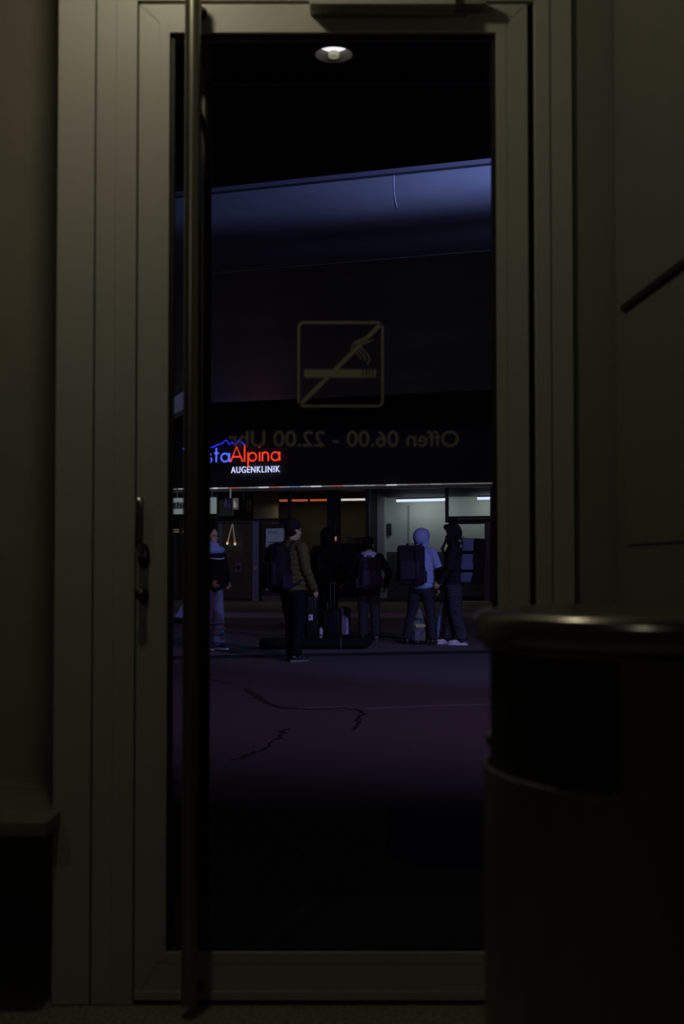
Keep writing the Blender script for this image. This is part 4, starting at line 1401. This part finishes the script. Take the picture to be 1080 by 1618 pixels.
# long black ski bag lying on the ground
g0 = V((*ground(408, 1027, IZ), 0)); g1 = V((*ground(588, 1026, IZ), 0))
ctr = (g0 + g1) / 2; ln = (g1 - g0).length
fr = Frame(ctr.x, ctr.y + .12, IZ, math.atan2((g1 - g0).y, (g1 - g0).x))
t = thing('ski_bag', 'long black ski bag lying flat on the pavement in front of the suitcases', 'bag', (0, 0, 0), fr)
bm = bmesh.new()
rbox(bm, (0, 0, .085), (ln - .1, .24, .15), .06, None, 5)
rbox(bm, (ln / 2 - .12, 0, .105), (.24, .20, .14), .06, Matrix.Rotation(R(-8), 3, 'Y'), 5)
rbox(bm, (-ln / 2 + .12, 0, .085), (.24, .22, .15), .06, None, 5)
remesh('body', bm, .012, blk, t, 3)
for x in (-.35, .35):
    bm = bmesh.new(); rbox(bm, (x, 0, .085), (.035, .25, .16), .03, None, 4); obj('strap', bm, mat('strap_black', (.025, .025, .03), .5), t)
bm = bmesh.new(); tube(bm, [(-.12, 0, .155), (-.08, 0, .20), (.08, 0, .20), (.12, 0, .155)], .01, 8); obj('carry_handle', bm, blk, t)

# patterned drawstring rucksack on the ground between E's legs
gx, gy = ground(662, 1018, IZ)
fr = Frame(gx, gy, IZ, R(5))
t = thing('patterned_rucksack', 'small rucksack of mottled pattern with a yellow stripe, standing between the legs', 'bag', (0, 0, 0), fr)
pat = bpy.data.materials.new('mottled_print'); pat.use_nodes = True
nt = pat.node_tree; vb = nt.nodes.new('ShaderNodeTexVoronoi'); vb.inputs['Scale'].default_value = 14
tc = nt.nodes.new('ShaderNodeTexCoord'); nt.links.new(tc.outputs['Object'], vb.inputs['Vector'])
mxn = nt.nodes.new('ShaderNodeMix'); mxn.data_type = 'RGBA'; mxn.blend_type = 'MULTIPLY'; mxn.inputs['Factor'].default_value = .75
nt.links.new(vb.outputs['Color'], mxn.inputs['A']); mxn.inputs['B'].default_value = (.10, .085, .10, 1)
hs = nt.nodes.new('ShaderNodeHueSaturation'); hs.inputs['Saturation'].default_value = .4; hs.inputs['Value'].default_value = .45
nt.links.new(mxn.outputs['Result'], hs.inputs['Color']); nt.links.new(hs.outputs['Color'], nt.nodes['Principled BSDF'].inputs['Base Color'])
nt.nodes['Principled BSDF'].inputs['Roughness'].default_value = .7
bm = bmesh.new(); rbox(bm, (0, 0, .19), (.26, .18, .36), .08, None, 5); ell(bm, (0, 0, .40), (.09, .075, .12)); ell(bm, (.0, 0, .5), (.045, .045, .05))
remesh('sack', bm, .010, pat, t, 2)
bm = bmesh.new(); rbox(bm, (.01, -.095, .285), (.16, .012, .045), .005, None, 2); obj('stripe', bm, mat('yellow_webbing', (.45, .38, .12), .6), t)
bm = bmesh.new(); rbox(bm, (0, -.095, .14), (.18, .035, .17), .016, None, 3); obj('pocket', bm, pat, t, smooth=50)
bm = bmesh.new(); tube(bm, [(-.06, .02, .46), (-.11, .05, .36), (-.12, .06, .2), (-.09, .06, .08)], .013, 8); obj('shoulder_strap', bm, blk, t)

# slim pale poles held by F / E (ski poles in a sleeve)
top = V((*ground(697, 1018, IZ), 0)); gx, gy = ground(691, 1010, IZ)
zt_ = lambda py, y: W0.px(540, py, y)[1]
Yp = gy
pts = [V((W0.px(699, 900, Yp)[0], Yp, zt_(925, Yp))), V((W0.px(696.5, 900, Yp)[0], Yp, zt_(955, Yp))), V((W0.px(693.5, 900, Yp)[0], Yp, zt_(973, Yp)))]
t = thing('umbrella', 'slim folded umbrella with a pale lower end, hanging between the two hooded people', 'umbrella', (pts[2].x, Yp, IZ))
bm = bmesh.new(); tube(bm, pts, [.010, .013, .020], 10); obj('shaft', bm, mat('violet_grey_shaft', (.16, .15, .24), .4), t, smooth=50)
bm = bmesh.new(); tube(bm, [pts[2], V((W0.px(691.8, 900, Yp)[0], Yp, zt_(990, Yp))), V((W0.px(690.2, 900, Yp)[0], Yp, zt_(1005, Yp))), V((W0.px(690, 900, Yp)[0], Yp, IZ + .01))], [.022, .034, .028, .012], 10)
obj('blade', bm, mat('pale_blue_sleeve', (.36, .40, .55), .5), t, smooth=50)

# pale tote bag at far left
gx, gy = ground(284, 985, IZ)
t = thing('tote_bag', 'pale blue tote bag glimpsed left of the door bars', 'bag', (gx, gy, IZ))
bm = bmesh.new(); prism(bm, [(gx - .09, gy - .06, IZ + .14), (gx + .12, gy - .06, IZ + .1), (gx + .13, gy - .05, IZ + .44), (gx + .05, gy - .05, IZ + .4)], (0, .12, 0))
obj('sack', bm, cloth('pale_blue_cotton', (.28, .32, .48)), t)
bm = bmesh.new(); prism(bm, [(gx - .1, gy - .1, IZ), (gx + .16, gy - .1, IZ), (gx + .16, gy + .1, IZ), (gx - .1, gy + .1, IZ)], (0, 0, .12)); obj('base', bm, blk, t)
